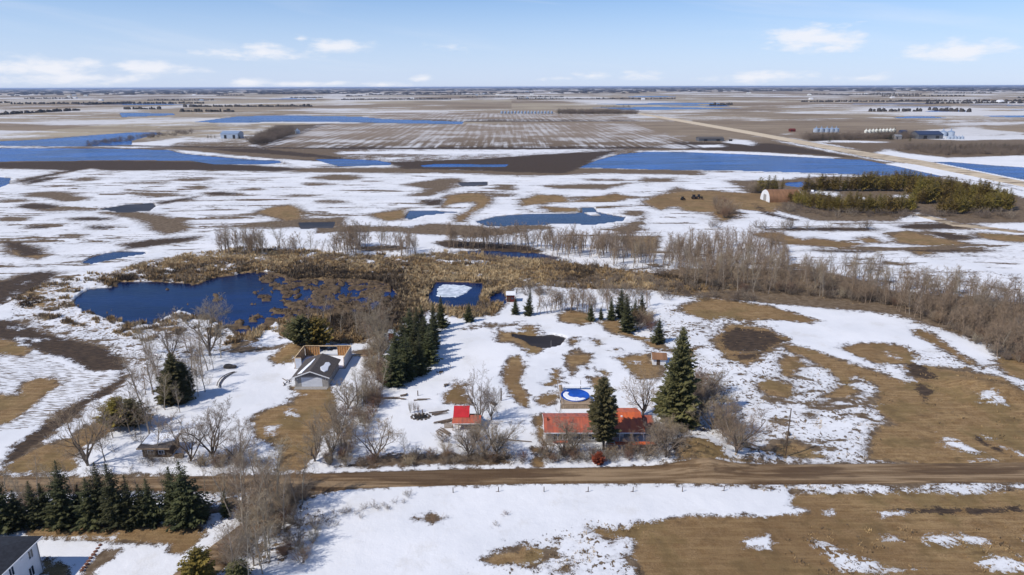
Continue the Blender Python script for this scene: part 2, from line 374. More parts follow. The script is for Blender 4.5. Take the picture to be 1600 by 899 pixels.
bare('F', '840,250 940,230 900,200 1000,212 1284,250 1560,325 1500,342 1284,320 1150,330 1060,310 1000,330 870,290', True)
bare('F', '1010,420 1080,340 1284,365 1400,420 1284,475 1150,485 1245,490 1240,520 1180,552 1080,512 1020,460', True)
mud('F', '1030,430 1110,360 1200,365 1300,380 1360,425 1310,452 1240,475 1150,482 1060,470'); snow('F', '1150,478 1240,482 1240,492 1160,492')
mud('F', '1100,495 1240,492 1220,525 1150,520')
setv('tyre', tr('F', '860,320 1000,320 1060,400 1080,520 960,440'), 1.0, 10)
bare('N', '360,460 440,435 580,430 700,460 760,510 720,540 560,545 450,510', True); snow('N', '600,485 660,510 660,520 610,505')
bare('N', '80,440 200,460 350,520 480,560 600,600 740,630 720,580 660,560 700,530 860,560 1060,590 1180,610 1284,690 2200,1100 2200,1200 500,1020 520,899 560,850 640,840 540,760 560,690 550,650 440,600 400,640 460,680 400,710 270,710 380,640 330,600 300,570 160,500 100,480', True)
snow('N', '560,575 650,568 735,625 650,632'); snow('N', '1060,700 1120,690 1210,745 1120,750 1060,742')
mud('N', '700,540 760,540 840,610 800,625 700,600'); mud('N', '760,640 820,680 780,730 760,690')
bare('N', '50,540 80,500 160,500 180,550 130,590 120,612 70,600', True); bare('N', '0,615 120,640 110,715 0,700 -60,650', True); bare('N', '230,745 300,730 350,750 250,770')
for e in [(210,800,20,8),(90,650,30,12),(440,560,40,10)]: bare('N', ell('N', *e))
bare('K', '560,-20 2600,-20 2600,300 1388,290 690,283 720,250 960,230 850,190 690,190 590,130 690,80', True)
snow('K', '900,108 930,140 1000,150 1150,230 1120,240 920,190 900,178 930,150'); snow('K', '1060,285 1140,265 1210,260 1295,295'); snow('K', '1265,200 1388,240 1500,280 1500,290 1388,265 1280,220')
snow('K', '1170,140 1205,135 1205,165 1175,162'); snow('K', '750,275 805,276 805,284 750,284')
bare('K', '30,190 160,168 210,210 330,262 230,268 50,250', True)
mud('K', '1130,150 1280,220 1330,260 1240,230 1150,180')
# --- strip under the houses
bare('J', '880,190 1040,185 1110,230 1150,270 1388,290 1180,300 900,300 880,240', True); bare('J', '90,260 180,248 185,322 110,312', True); bare('J', '100,205 180,205 185,240 100,242', True)
bare('J', '110,40 180,20 185,190 140,170', True); bare('J', '255,200 340,208 330,245 270,250', True)
bare('I', '650,250 1100,240 1380,250 1380,300 1000,300 700,310 560,320 440,310', False)
# roads
up('road', tr(Z, '-900,748 0,747 130,748 400,744 500,741 700,735 900,732 1100,728 1200,727 1600,724 2500,718 2500,748 1600,755 1400,757 1200,759 1000,757 800,758 620,762 550,765 500,772 470,780 430,812 400,845 338,899 240,990 180,975 271,899 330,855 386,813 430,770 130,768 0,768 -900,775'))
snow(Z, '-900,742 0,743 130,742 400,736 500,738 480,741 400,743 130,747 0,746 -900,747')
F['snow'] = np.minimum(F['snow'], -np.clip(F['road']*1.0, -CL, CL))
snow('K', '-300,412 0,425 300,432 560,438 700,432 1100,415 1388,400 1600,395 1600,432 1388,436 1100,448 600,450 300,446 0,440')
bare('K', '130,455 600,452 1100,450 1388,438 2600,420 2600,1200 -1100,1400 -690,899 -710,830 -750,800 -720,740 -760,690 -840,710 -930,690 -980,640 -850,650 -690,610 -430,575 -250,580 0,576 220,553 100,520', True)
bare('J', '0,770 60,740 140,770 165,800 150,825 90,850 0,835 -80,850 -160,820 -100,790', True); bare('J', '200,862 320,850 315,888 220,895')
for e in ['190,700 240,705 340,740 440,780 520,800 620,850 620,880 450,910 340,840 230,740','640,690 700,690 722,715 640,715','840,680 900,668 1000,668 1200,690 1250,740 1180,770 1050,740 950,758 840,720',
          '1060,785 1200,775 1350,780 1388,830 1500,840 1500,940 1388,899 1200,880 1080,810','620,862 900,858 900,872 640,880','1370,680 1450,690 1450,720 1380,710','300,545 350,545 350,565 300,565','600,560 730,555 720,568 620,580']: snow('K', e)
snow('J', '1260,718 1300,702 1388,690 1420,715 1388,742 1280,745')
setv('speck', tr('K', '100,640 1500,640 1500,1000 100,1000'), .9, 10); setv('streak', tr('K', '100,640 1500,640 1500,1000 100,1000'), .5, 10)
mud('K', '640,545 900,540 1388,538 1700,530 1700,556 1388,562 900,562')
bare('I', '870,590 950,565 1030,590 960,615'); 
# bottom left
bare('H', '130,655 350,630 900,630 1100,620 1130,670 1060,740 980,795 910,780 920,735 640,722 400,712 200,692 150,690', True); snow('H', '780,990 880,899 1000,800 1100,720 1200,655 1330,590 1345,602 1230,672 1130,748 1010,845 940,905 840,1000'); snow('H', '200,692 400,690 640,690 640,708 400,704 210,715')
bare('H', '220,820 300,815 380,850 370,930 230,930', True); bare('H', '440,910 480,850 525,795 575,770 640,768 585,820 530,860 500,910')
bare('H', '-300,360 0,358 80,365 900,360 1388,360 1388,400 900,400 0,420 -300,430', True)
setv('speck', tr('H', '0,430 1300,430 1300,640 0,650'), 1.0, 10); setv('speck', tr('I', '-100,450 280,480 420,600 280,720 0,930 -200,930'), .8, 12)
bare('J', '640,570 800,560 840,590 650,605') if False else None

# --- waters
water('A', '-500,62 0,62 180,55 360,40 600,22 720,20 770,27 700,38 620,60 620,78 480,84 300,86 0,82 -500,84', 'lake')
water('A', '-500,97 0,95 480,97 790,103 860,121 1020,136 1200,150 1310,152 1330,162 1250,172 1000,170 900,155 560,150 300,155 0,158 -500,162', 'lake')
water('A', '-200,232 0,232 50,235 45,262 0,280 -200,285', 'lake'); water('A', '470,382 600,360 720,353 735,370 700,392 560,396', 'puddle'); water('A', '1410,445 1580,440 1570,470 1420,475', 'puddle')
water('A', '385,632 430,608 500,588 560,580 680,583 690,592 600,606 500,626 430,640', 'pond'); 
water('B', '-120,145 0,145 180,152 245,165 240,175 0,180 -60,165', 'lake'); water('B', '385,176 460,168 800,171 780,184 400,185', 'lake')
water('B', '1130,186 1220,150 1330,122 1450,112 1630,113 1930,124 2380,146 2460,148 2630,180 2850,228 2700,228 2300,214 1900,202 1600,198', 'lake')
water('C', '1080,280 1250,280 1450,296 1700,312 1700,392 1600,370 1400,345 1250,320', 'lake')
water('B', '640,440 700,425 740,415 850,405 1070,402 1140,398 1140,372 1200,372 1215,395 1350,420 1340,436 1190,457 1100,450 700,462', 'pond')
water('B', '310,425 330,390 440,388 560,395 500,400 400,412 340,430', 'pond'); water('B', '560,255 700,252 700,270 580,275', 'puddle')
water('B', '510,582 700,575 950,590 1060,612 950,628 700,608', 'pond'); water('C', '470,378 560,372 600,385 540,400 480,392', 'lake')
dn('water', tr('B', '1145,395 1215,398 1235,410 1180,410'))
water('Z', '112,473 124,459 140,450 174,448 187,440 234,439 311,443 330,434 400,423 440,428 462,437 520,436 549,437 600,440 625,462 585,486 530,496 503,496 450,504 431,503 420,512 385,522 371,528 358,514 330,499 280,484 265,492 237,507 200,506 168,497 137,488', 'pond')
water('Z', '666,467 682,439 757,441 752,470 743,484 699,482 671,478', 'pond'); water('Z', '761,464 789,452 791,473 764,476', 'pond')
water('Z', '300,191 330,187 370,182 430,180 560,182 600,186 725,190 722,194 640,193 560,191 440,190 380,192', 'lake'); water('Z', '186,176 270,177 275,180 190,183', 'lake')
rngw = random.Random(4)
for k in range(20):
    cx = rngw.choice([rngw.uniform(-200, 1800), rngw.uniform(1000, 1700)]); cy = rngw.choice([rngw.uniform(146, 178), rngw.uniform(158, 197) if cx > 1050 else rngw.uniform(146, 172)])
    if 1000 < cx < 1700 and cy > 190: continue
    w = rngw.uniform(25, 110); h = rngw.uniform(.5, 1.6)*(cy-136)/30
    water('Z', [(cx+w*math.cos(a)*(1+.3*math.sin(3*a+k)), cy+h*math.sin(a)*(1+.3*math.cos(2*a+k))) for a in np.linspace(0, 6.28, 15)[:-1]], 'lake')
# highway and side roads
up('road', tr(Z, '990,175.5 1070,188 1170,205 1270,223 1340,235.5 1440,251 1600,284 2300,430 2300,450 1600,293 1440,259.5 1340,243 1270,229 1170,210 1070,192 990,177.5'))
up('road', tr(Z, '1440,335 1500,350 1600,362 1600,366 1490,354 1425,336'))
hw = tr(Z, '990,178 1070,192.5 1170,210.5 1270,229.5 1340,243.5 1440,260.5 1600,294 2300,460 2300,470 1600,298 1440,263 1340,246 1270,232 1170,212.5 1070,194 990,178.6')
dn('water', tr(Z, '1000,176 1170,205 1340,234 1440,249 1600,281 2300,420 2300,480 1600,299 1440,264 1340,247 1170,213'))
up('snow', hw); up('snow', tr(Z, '1040,182 1170,203 1300,226 1340,234 1300,229 1170,205.5 1040,184'))
F['mud'] = np.minimum(F['mud'], -F['road']); F['water'] = np.where(F['road'] > -1.5, -6, F['water'])
# ---------------- heights
W_ = F['water']; near = np.clip(1-(Y-600)/600, 0, 1)
def sst(a, b, v): t = np.clip((v-a)/(b-a), 0, 1); return t*t*(3-2*t)
nw = vnoise(X/2.2, Y/2.2, 11, 4); nw2 = vnoise(X/3.4, Y/4.6, 23, 4); ms = sst(-8, 4, F['marsh'])
Wr = W_ + (nw-.5)*np.where(ms > .5, 9, 3)*near
# reed islands: sparse in the open west of the marsh pond, dense in its east
isl = np.zeros(len(X)); inm = (PYv > 418) & (PYv < 540) & (PXv > 100) & (PXv < 610)
east = .62*np.clip((PXv-385)/30, 0, 1)+.38*np.clip((PXv-420)/120, 0, 1)
thr = .69-.30*east+.05*(PXv > 540) - .15*np.clip((PYv-485)/25, 0, 1)*(PXv > 320) - .10*np.clip((455-PYv)/15, 0, 1)*(PXv < 190) - .05*sst(12, 2, W_)
isl[inm] = sst(0, .05, (nw2*.6+nw*.4-thr))[inm]
carve = sst(-1.0, 1.5, Wr)
Zg = (vnoise(X/35, Y/35, 31, 3)-.5)*.35 + (nw-.5)*.10*near
Zg = Zg + .10*sst(-1, 3, F['snow'])*near + ms*(nw-.4)*.55
Zg = Zg*(1-carve)+carve*(-1.0+isl*(.95+.4*nw))
Zg = np.where(F['road'] > 0, Zg*.3+.12+.25*sst(0, 4, F['road']), Zg)
Zg = np.where(Y > 1500, Zg*.2-carve*.6, Zg)
F['isl'] = isl*carve
# low banks: pushed-up earth by the drive of the red-roofed house, spoil heaps in the east field
def heap(px, py, rx, h, s=0):
    g = G(px, py); r2 = ((X-g[0])**2+(Y-g[1])**2)/rx**2
    return h*np.exp(-r2*1.6)*(.75+.5*vnoise(X/1.5, Y/1.5, 60+s, 3))
Zg += heap(1090, 712, 8, 2.2) + heap(1545, 610, 7, 1.3, 1)+heap(1510, 603, 6, 1.1, 2)+heap(1580, 618, 5, 1.0, 3)+heap(462, 545, 6, 1.6, 4)+heap(1530, 625, 5, .9, 5)
me = bpy.data.meshes.new('ground')
co = np.stack([X, Y, Zg], 1).astype(np.float32)
ii = np.arange((NR-1)*(NC-1)); r_, c_ = ii//(NC-1), ii % (NC-1); a_ = r_*NC+c_
quads = np.stack([a_, a_+NC, a_+NC+1, a_+1], 1)[:, ::-1]
def np_mesh(me, co, faces, k):
    me.vertices.add(len(co)); me.vertices.foreach_set('co', np.asarray(co, np.float32).ravel())
    n = len(faces); me.loops.add(n*k); me.loops.foreach_set('vertex_index', np.asarray(faces, np.int32).ravel())
    me.polygons.add(n); me.polygons.foreach_set('loop_start', np.arange(n, dtype=np.int32)*k)
    me.update(calc_edges=True)
np_mesh(me, co, quads, 4)
me.polygons.foreach_set('use_smooth', np.ones(len(quads), bool))
def put_attr(n, v):
    at = me.attributes.new(n, 'FLOAT', 'POINT'); at.data.foreach_set('value', np.asarray(v, np.float32))
for n in F: put_attr(n, F[n])
put_attr('pxm', PXM)
ground = bpy.data.objects.new('ground', me); scene.collection.objects.link(ground); ground['kind'] = 'structure'

# ---------------- ground material
g = NB('ground_cover'); P = g.pos(); A = g.attr
fine = g.noise(P, .55, 8, .65); mid = g.noise(P, .09, 7, .6); big = g.noise(P, .012, 6, .6); tiny = g.noise(P, 3.5, 5, .7)
pxm = A('pxm')
rag = g.math('ADD', g.math('MULTIPLY', g.math('SUBTRACT', fine, .5), 46.0), g.math('MULTIPLY', g.math('SUBTRACT', mid, .5), 36.0))
rag = g.math('ADD', rag, g.math('MULTIPLY', g.math('SUBTRACT', tiny, .5), 26.0))
rag2 = g.math('ADD', g.math('MULTIPLY', g.math('SUBTRACT', big, .5), 26.0), rag)
# wind-combed streaks in the open fields: long across, short in depth, tilted a little
P2 = g.pos(.006, .035, 1, rot=.12); st = g.noise(P2, 3.0, 8, .62, .6)
stv = g.math('MULTIPLY', g.math('MULTIPLY', g.math('MAXIMUM', g.step(st, .52, .73), g.step(g.noise(g.pos(.03, .15, 1, rot=.1), 1.0, 7, .65, .5), .58, .78, 0, .7)), A('streak')), 75.0)
# tussocks standing out of thin snow
spn = g.noise(g.pos(1, .8, 1), 1.15, 5, .6, .5)
spm = g.noise(P, .14, 4, .6)
spv = g.math('MULTIPLY', g.math('MULTIPLY', g.step(g.math('MULTIPLY_ADD', spm, .5, spn), .80, .94), A('speck')), 60.0)
# tyre combing
tyn = g.noise(g.pos(.25, 2.4, 1, rot=-.62), 1.3, 3, .5)
tyv = g.math('MULTIPLY', g.math('MULTIPLY', g.step(tyn, .52, .62), g.math('MAXIMUM', A('tyre'), 0.0)), 40.0)
sn = g.math('ADD', A('snow'), rag2)
sn = g.math('SUBTRACT', g.math('SUBTRACT', g.math('SUBTRACT', sn, stv), spv), tyv)
mot = g.noise(g.pos(.10, .15, 1), 1.0, 7, .68, .3)
sn = g.math('SUBTRACT', sn, g.math('MULTIPLY', g.math('MULTIPLY', g.step(mot, .50, .66), A('speck')), 44.0))
# crop rows
sx = nd(g.t, 'ShaderNodeSeparateXYZ'); g.L(P, sx.inputs[0])
fld = g.math('ADD', g.math('MULTIPLY', sx.outputs[0], 1.0), g.math('MULTIPLY', sx.outputs[1], .035))
wob = g.math('MULTIPLY_ADD', g.noise(P, .004, 2), 10.0, fld)
rown = g.noise(g.pos(.16, .0025, 1, rot=.035), 1.0, 6, .8)
roww = g.math('SINE', g.math('MULTIPLY', wob, 6.283/12.0))
crp = g.math('ADD', g.math('MULTIPLY', roww, 2.4), g.math('MULTIPLY', g.math('SUBTRACT', rown, .55), 44.0))
cm = g.step(g.math('ADD', A('crop'), g.math('MULTIPLY', g.math('SUBTRACT', mid, .5), 14.0)), -2.5, 2.5)
crs = g.math('ADD', crp, g.math('MULTIPLY', g.math('SUBTRACT', big, .5), 60.0))
sn = g.math('ADD', g.math('MULTIPLY', sn, g.math('SUBTRACT', 1.0, cm)), g.math('MULTIPLY', crs, cm))
# stubble rows everywhere in the far fields, one direction per quarter section
cellx = g.math('FLOOR', g.math('DIVIDE', sx.outputs[0], 805.0)); celly = g.math('FLOOR', g.math('DIVIDE', g.math('ADD', sx.outputs[1], 90.0), 805.0))
cc = nd(g.t, 'ShaderNodeCombineXYZ'); g.L(cellx, cc.inputs[0]); g.L(celly, cc.inputs[1])
wnz = nd(g.t, 'ShaderNodeTexWhiteNoise', noise_dimensions='2D'); g.L(cc.outputs[0], wnz.inputs['Vector'])
farm = g.step(sx.outputs[1], 820, 1100)
cv = nd(g.t, 'ShaderNodeSeparateColor'); g.L(wnz.outputs['Color'], cv.inputs[0])
farbig = g.noise(g.pos(.0011, .0017, 1), 1.0, 7, .62)
sn = g.math('ADD', sn, g.math('MULTIPLY', g.math('MULTIPLY', farm, g.math('SUBTRACT', 1.0, cm)), g.math('ADD', g.math('MULTIPLY', g.math('SUBTRACT', cv.outputs[0], .6), 9.0), g.math('MULTIPLY', g.math('SUBTRACT', farbig, .54), 150.0))))
soft = g.math('ADD', g.math('MULTIPLY_ADD', farm, 5.0, 1.0), g.math('MULTIPLY', cm, 6.0))
fst = g.noise(g.pos(.004, .013, 1), 1.0, 8, .68)
sn = g.math('ADD', sn, g.math('MULTIPLY', g.math('MULTIPLY', farm, g.math('SUBTRACT', 1.0, cm)), g.math('MULTIPLY', g.math('SUBTRACT', fst, .49), 120.0)))
crumb = g.noise(P, 7.0, 3, .8)
sn = g.math('ADD', sn, g.math('MULTIPLY', g.math('SUBTRACT', crumb, .5), 22.0))
snm = g.math('DIVIDE', sn, soft); snow_m = g.step(snm, -.7, .9)
thin = g.math('MULTIPLY', g.math('MULTIPLY', g.step(sn, 1, 15, 1, 0), .55), g.math('MAXIMUM', A('streak'), g.math('MULTIPLY', A('speck'), .6)))
snow_m = g.math('MULTIPLY', snow_m, g.math('SUBTRACT', 1.0, thin))
# soils
gr1 = g.mix(g.step(fine, .35, .65), (.215, .128, .055), (.31, .205, .105))
gr2 = g.mix(g.step(tiny, .35, .7), gr1, (.13, .078, .036))
dull = g.mix(g.step(fine, .35, .68), (.105, .072, .045), (.20, .15, .10))
goldm = g.step(g.math('ADD', A('gold'), rag), -3, 3)
mow = g.noise(g.pos(.12, 1.3, 1, rot=.03), 1.0, 6, .65)
gr2 = g.mix(g.step(mow, .42, .66, 0, .6), gr2, (.35, .24, .115)); gr2 = g.mix(g.step(mid, .48, .60, 0, .6), gr2, (.175, .125, .052)); gr2 = g.mix(g.step(big, .48, .58, 0, .5), gr2, (.15, .09, .042)); gr2 = g.mix(g.step(g.noise(P, .28, 6, .7), .56, .70, 0, .6), gr2, (.105, .066, .034))
soil = g.mix(goldm, dull, gr2)
soil = g.mix(g.step(g.noise(P, .18, 6, .65), .5, .72, 0, .55), soil, (.10, .062, .030))
mudc = g.mix(g.step(g.noise(g.pos(.5, 1.6, 1, rot=.5), .9, 6, .7), .35, .7), (.034, .024, .018), (.098, .066, .042))
soil = g.mix(g.step(g.math('ADD', A('mud'), rag), -3, 2), soil, mudc)
mrs = g.mix(g.step(fine, .36, .62), (.085, .058, .036), (.30, .20, .095))
soil = g.mix(g.step(g.math('ADD', A('marsh'), rag), -6, 2), soil, mrs)
fc = g.mix(cv.outputs[1], (.25, .19, .13), (.41, .345, .245)); fc = g.mix(g.step(fst, .4, .6, .0, .5), fc, (.15, .11, .075)); fc = g.mix(g.step(farbig, .34, .5, .55, 0), fc, (.12, .08, .05))
fc = g.mix(cm, fc, (.235, .18, .13))
soil = g.mix(g.math('MULTIPLY', farm, g.step(A('mud'), -2, 1, 1, .25)), soil, fc)
rn = g.noise(g.pos(.05, 1.1, 1), 1.0, 5, .6)
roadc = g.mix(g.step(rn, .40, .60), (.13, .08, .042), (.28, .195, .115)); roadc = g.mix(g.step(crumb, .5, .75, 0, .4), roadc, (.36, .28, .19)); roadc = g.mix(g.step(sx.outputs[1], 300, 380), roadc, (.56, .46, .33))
wet = g.step(g.noise(g.pos(.045, .28, 1), 1.0, 5, .55), .51, .59, 0, .72); wet = g.math('MULTIPLY', wet, g.step(farm, 0, .3, 1, 0))
roadc = g.mix(wet, roadc, (.085, .052, .030))
roadm = g.step(g.math('ADD', A('road'), g.math('MULTIPLY', rag, .10)), -.6, .8)
snc = g.mix(g.step(g.noise(P, .05, 6, .6), .3, .7), (.745, .742, .752), (.65, .655, .672))
snc = g.mix(g.step(g.math('MULTIPLY_ADD', tiny, .35, g.noise(P, .11, 6, .65)), .70, .88, 0, .35), snc, (.50, .47, .42))
col = g.mix(g.math('MULTIPLY', g.math('MULTIPLY', snow_m, g.math('MULTIPLY_ADD', farm, -.28, 1.0)), g.math('MULTIPLY_ADD', cm, -.25, 1.0)), soil, snc)
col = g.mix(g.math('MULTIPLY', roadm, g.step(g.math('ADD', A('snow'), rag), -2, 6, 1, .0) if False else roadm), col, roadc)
wetb = g.step(A('isl'), .1, .6); col = g.mix(wetb, col, g.mix(.65, mrs, (.06, .042, .03)))
shore = g.step(A('water'), -2.5, .5, 0, .6); shore = g.math('MULTIPLY', shore, g.step(A('isl'), .1, .6, 1, 0)); shore = g.math('MULTIPLY', shore, g.step(farm, 0, 1, 1, .35))
col = g.mix(shore, col, (.07, .05, .035))
g.put(g.b.inputs['Base Color'], col); g.b.inputs['Roughness'].default_value = .9; g.b.inputs['Specular IOR Level'].default_value = .15
hgt = g.math('ADD', g.math('MULTIPLY', fine, .30), g.math('MULTIPLY', tiny, .14))
hgt = g.math('ADD', g.math('MULTIPLY', hgt, g.math('MULTIPLY_ADD', snow_m, -.55, 1.0)), g.math('MULTIPLY', snow_m, .22))
g.bump(hgt, .9, .75)
me.materials.append(g.m)

# ---------------- water sheets
def water_mat(name, deep, rough, bumpd):
    n = NB(name); p = n.pos()
    f = n.noise(n.pos(.3, 1, 1), 1.1, 6, .6)
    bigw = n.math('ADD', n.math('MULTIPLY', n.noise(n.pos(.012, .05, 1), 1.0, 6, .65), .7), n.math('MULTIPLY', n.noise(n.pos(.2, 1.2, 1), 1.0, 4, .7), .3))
    n.put(n.b.inputs['Base Color'], n.mix(n.step(bigw, .38, .60), tuple(c*1.5 for c in deep), tuple(c*.6 for c in deep)))  # uneven sky reflection mixed into the base colour as lighter and darker patches
    n.b.inputs['Roughness'].default_value = rough; n.b.inputs['IOR'].default_value = 1.33; n.b.inputs['Specular IOR Level'].default_value = .22
    n.bump(f, bumpd); return n.m
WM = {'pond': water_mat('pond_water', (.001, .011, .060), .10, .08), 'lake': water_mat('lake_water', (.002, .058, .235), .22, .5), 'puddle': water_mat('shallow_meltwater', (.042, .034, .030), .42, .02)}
for k, (poly, kind) in enumerate(WATERS):
    W = np.array([G(max(-2500, min(4000, a)), max(137.5, b)) for a, b in poly]); c = W.mean(0)
    d = W-c; L = np.linalg.norm(d, axis=1, keepdims=True); pad = 4*depth(*np.array(poly).mean(0))/FPX
    W = c+d*(1+pad/np.maximum(L, 1)); z = -.30-.006*k
    m_ = bpy.data.meshes.new('water'); bm = bmesh.new()
    f_ = bm.faces.new([bm.verts.new((x, y, z)) for x, y in W]); bmesh.ops.triangulate(bm, faces=[f_])
    for q in bm.faces:
        if q.normal.z < 0: q.normal_flip()
    bm.to_mesh(m_); bm.free(); m_.materials.append(WM[kind])
    o = bpy.data.objects.new('pond_water' if kind == 'pond' else 'meltwater' if kind == 'puddle' else 'lake_water', m_); scene.collection.objects.link(o); o['kind'] = 'structure'
# ------------------------------------------------------------------ helpers for things and parts
col_ = scene.collection
def link(o, parent=None):
    col_.objects.link(o)
    if parent is not None: o.parent = parent
    return o
def tagit(o, label, cat, group=None):
    o['label'] = label; o['category'] = cat
    if group: o['group'] = group
    return o
def thing(name, label, cat, loc, rz=0.0, group=None, scale=None):
    o = bpy.data.objects.new(name, None); o.location = loc; o.rotation_euler = (0, 0, rz); o.empty_display_size = .3
    if scale: o.scale = scale
    link(o); return tagit(o, label, cat, group)
def part(name, me, parent, label=None, loc=None, rot=None):
    o = bpy.data.objects.new(name, me); link(o, parent)
    if loc is not None: o.location = loc
    if rot is not None: o.rotation_euler = rot
    if label: o['label'] = label
    return o
def ground_z(x, y):
    j = int(np.clip(np.searchsorted(-Dr, -y), 1, NR-1))
    t = x/(max(y, 0)*cp+19.8); i = int(np.clip(np.searchsorted(tc, t), 1, NC-1))
    return float(Zg[j*NC+i])
def F_at(n, x, y):
    j = int(np.clip(np.searchsorted(-Dr, -y), 1, NR-1))
    t = x/(max(y, 0)*cp+19.8); i = int(np.clip(np.searchsorted(tc, t), 1, NC-1))
    return float(F[n][j*NC+i])
class Tri:
    """collects triangles; becomes one mesh"""
    def __init__(s): s.v = []; s.f = []; s.mi = []
    def tube(s, p, q, a, b, n=3, mi=0):
        d = q-p; L = d.length
        if L < 1e-6: return
        d = d/L; e = Vector((0, 0, 1)) if abs(d.z) < .9 else Vector((1, 0, 0)); u = d.cross(e).normalized(); w = d.cross(u)
        k = len(s.v)
        for i in range(n):
            an = 2*math.pi*i/n; o = u*math.cos(an)+w*math.sin(an); s.v.append(p+o*a)
        if b <= 0:
            s.v.append(q)
            for i in range(n): s.f.append((k+i, k+(i+1) % n, k+n)); s.mi.append(mi)
        else:
            for i in range(n):
                an = 2*math.pi*i/n; s.v.append(q+(u*math.cos(an)+w*math.sin(an))*b)
            for i in range(n):
                j = (i+1) % n; s.f.append((k+i, k+j, k+n+j)); s.f.append((k+i, k+n+j, k+n+i)); s.mi += [mi, mi]
    def tri(s, a, b, c, mi=0):
        k = len(s.v); s.v += [a, b, c]; s.f.append((k, k+1, k+2)); s.mi.append(mi)
    def arr(s): return np.array([tuple(v) for v in s.v], np.float32), np.array(s.f, np.int32)
    def mesh(s, name, mats, smooth=True):
        m = bpy.data.meshes.new(name); v, f = s.arr(); np_mesh(m, v, f, 3)
        for q in mats: m.materials.append(q)
        m.polygons.foreach_set('material_index', np.array(s.mi, np.int32))
        if smooth: m.polygons.foreach_set('use_smooth', np.ones(len(f), bool))
        return m
bark = mat('pale_bark', (.32, .27, .215), .9, .3, 2.0, rand=.35)
darkbark = mat('dark_bark', (.15, .118, .092), .9, .3, 2.0, rand=.3)
twig = mat('bare_twigs', (.32, .24, .16), .9, .25, 1.0, rand=.55)
twigg = mat('grey_twigs', (.28, .225, .165), .9, .25, 1.0, rand=.55)
twigr = mat('reddish_twigs', (.22, .13, .085), .9, .25, 1.0, rand=.4)
needle = mat('spruce_needles', (.072, .072, .026), .75, .45, .8, col2=(.022, .028, .012), rand=.4)
needle2 = mat('olive_pine_needles', (.205, .145, .026), .75, .4, .6, col2=(.075, .060, .016), rand=.5)
needle3 = mat('brown_green_needles', (.125, .11, .042), .75, .4, .8, col2=(.038, .040, .017), rand=.2)
rusty = mat('rust_red_needles', (.23, .050, .022), .8, .4, 3.0)
strawm = mat('straw', (.42, .29, .14), .9, .4, .25, col2=(.22, .14, .07))
strawl = mat('pale_straw', (.56, .42, .24), .9, .3, .25)
strawg = mat('grey_reeds', (.27, .21, .145), .9, .3, .25)
strawd = mat('dead_reeds', (.13, .095, .062), .9, .4, .25, col2=(.06, .043, .03))

# ------------------------------------------------------------------ bare trees
def grow(T, C, rg, p, d, L, r, lev, P):
    """one bough with its own boughs; boughs of low level go to the trunk mesh T, twigs to the crown mesh C"""
    nseg, nchild, ang, fr, start = P['lv'][lev]
    pts = [p]; q = p; dd = d.copy()
    for i in range(nseg):
        dd = (dd+Vector((rg.gauss(0, P['wob']), rg.gauss(0, P['wob']), rg.gauss(0, P['wob']*.6)+P['up'][min(lev, 2)]))).normalized()
        q = q+dd*(L/nseg); pts.append(q)
    last = lev == len(P['lv'])-1
    for i in range(nseg):
        a = r*(1-i/nseg*.75); b = r*(1-(i+1)/nseg*.75)
        if last and i == nseg-1: b = 0
        tgt = T if lev <= P['tl'] else C
        tgt.tube(pts[i], pts[i+1], max(a, P['rmin']), max(b, P['rmin']*.7) if b > 0 else 0, 5 if lev == 0 else 4 if lev == 1 else 3)
    if last: return
    for k in range(nchild):
        f = start+(1-start)*(k+rg.random())/nchild
        x = f*nseg; i = min(int(x), nseg-1); base = pts[i].lerp(pts[i+1], x-i); ax = (pts[i+1]-pts[i]).normalized()
        an = math.radians(rg.gauss(ang, ang*.2)); az_ = rg.random()*6.283 if lev else k*2.4+rg.gauss(0, .4)
        e = Vector((0, 0, 1)) if abs(ax.z) < .9 else Vector((1, 0, 0)); u = ax.cross(e).normalized(); w = ax.cross(u)
        nd_ = (ax*math.cos(an)+(u*math.cos(az_)+w*math.sin(az_))*math.sin(an)).normalized()
        sh = (1-f*P['taper'][min(lev, 1)])
        grow(T, C, rg, base, nd_, L*fr*sh*rg.uniform(.75, 1.2), max(r*(1-f*.75)*.55, P['rmin']), lev+1, P)
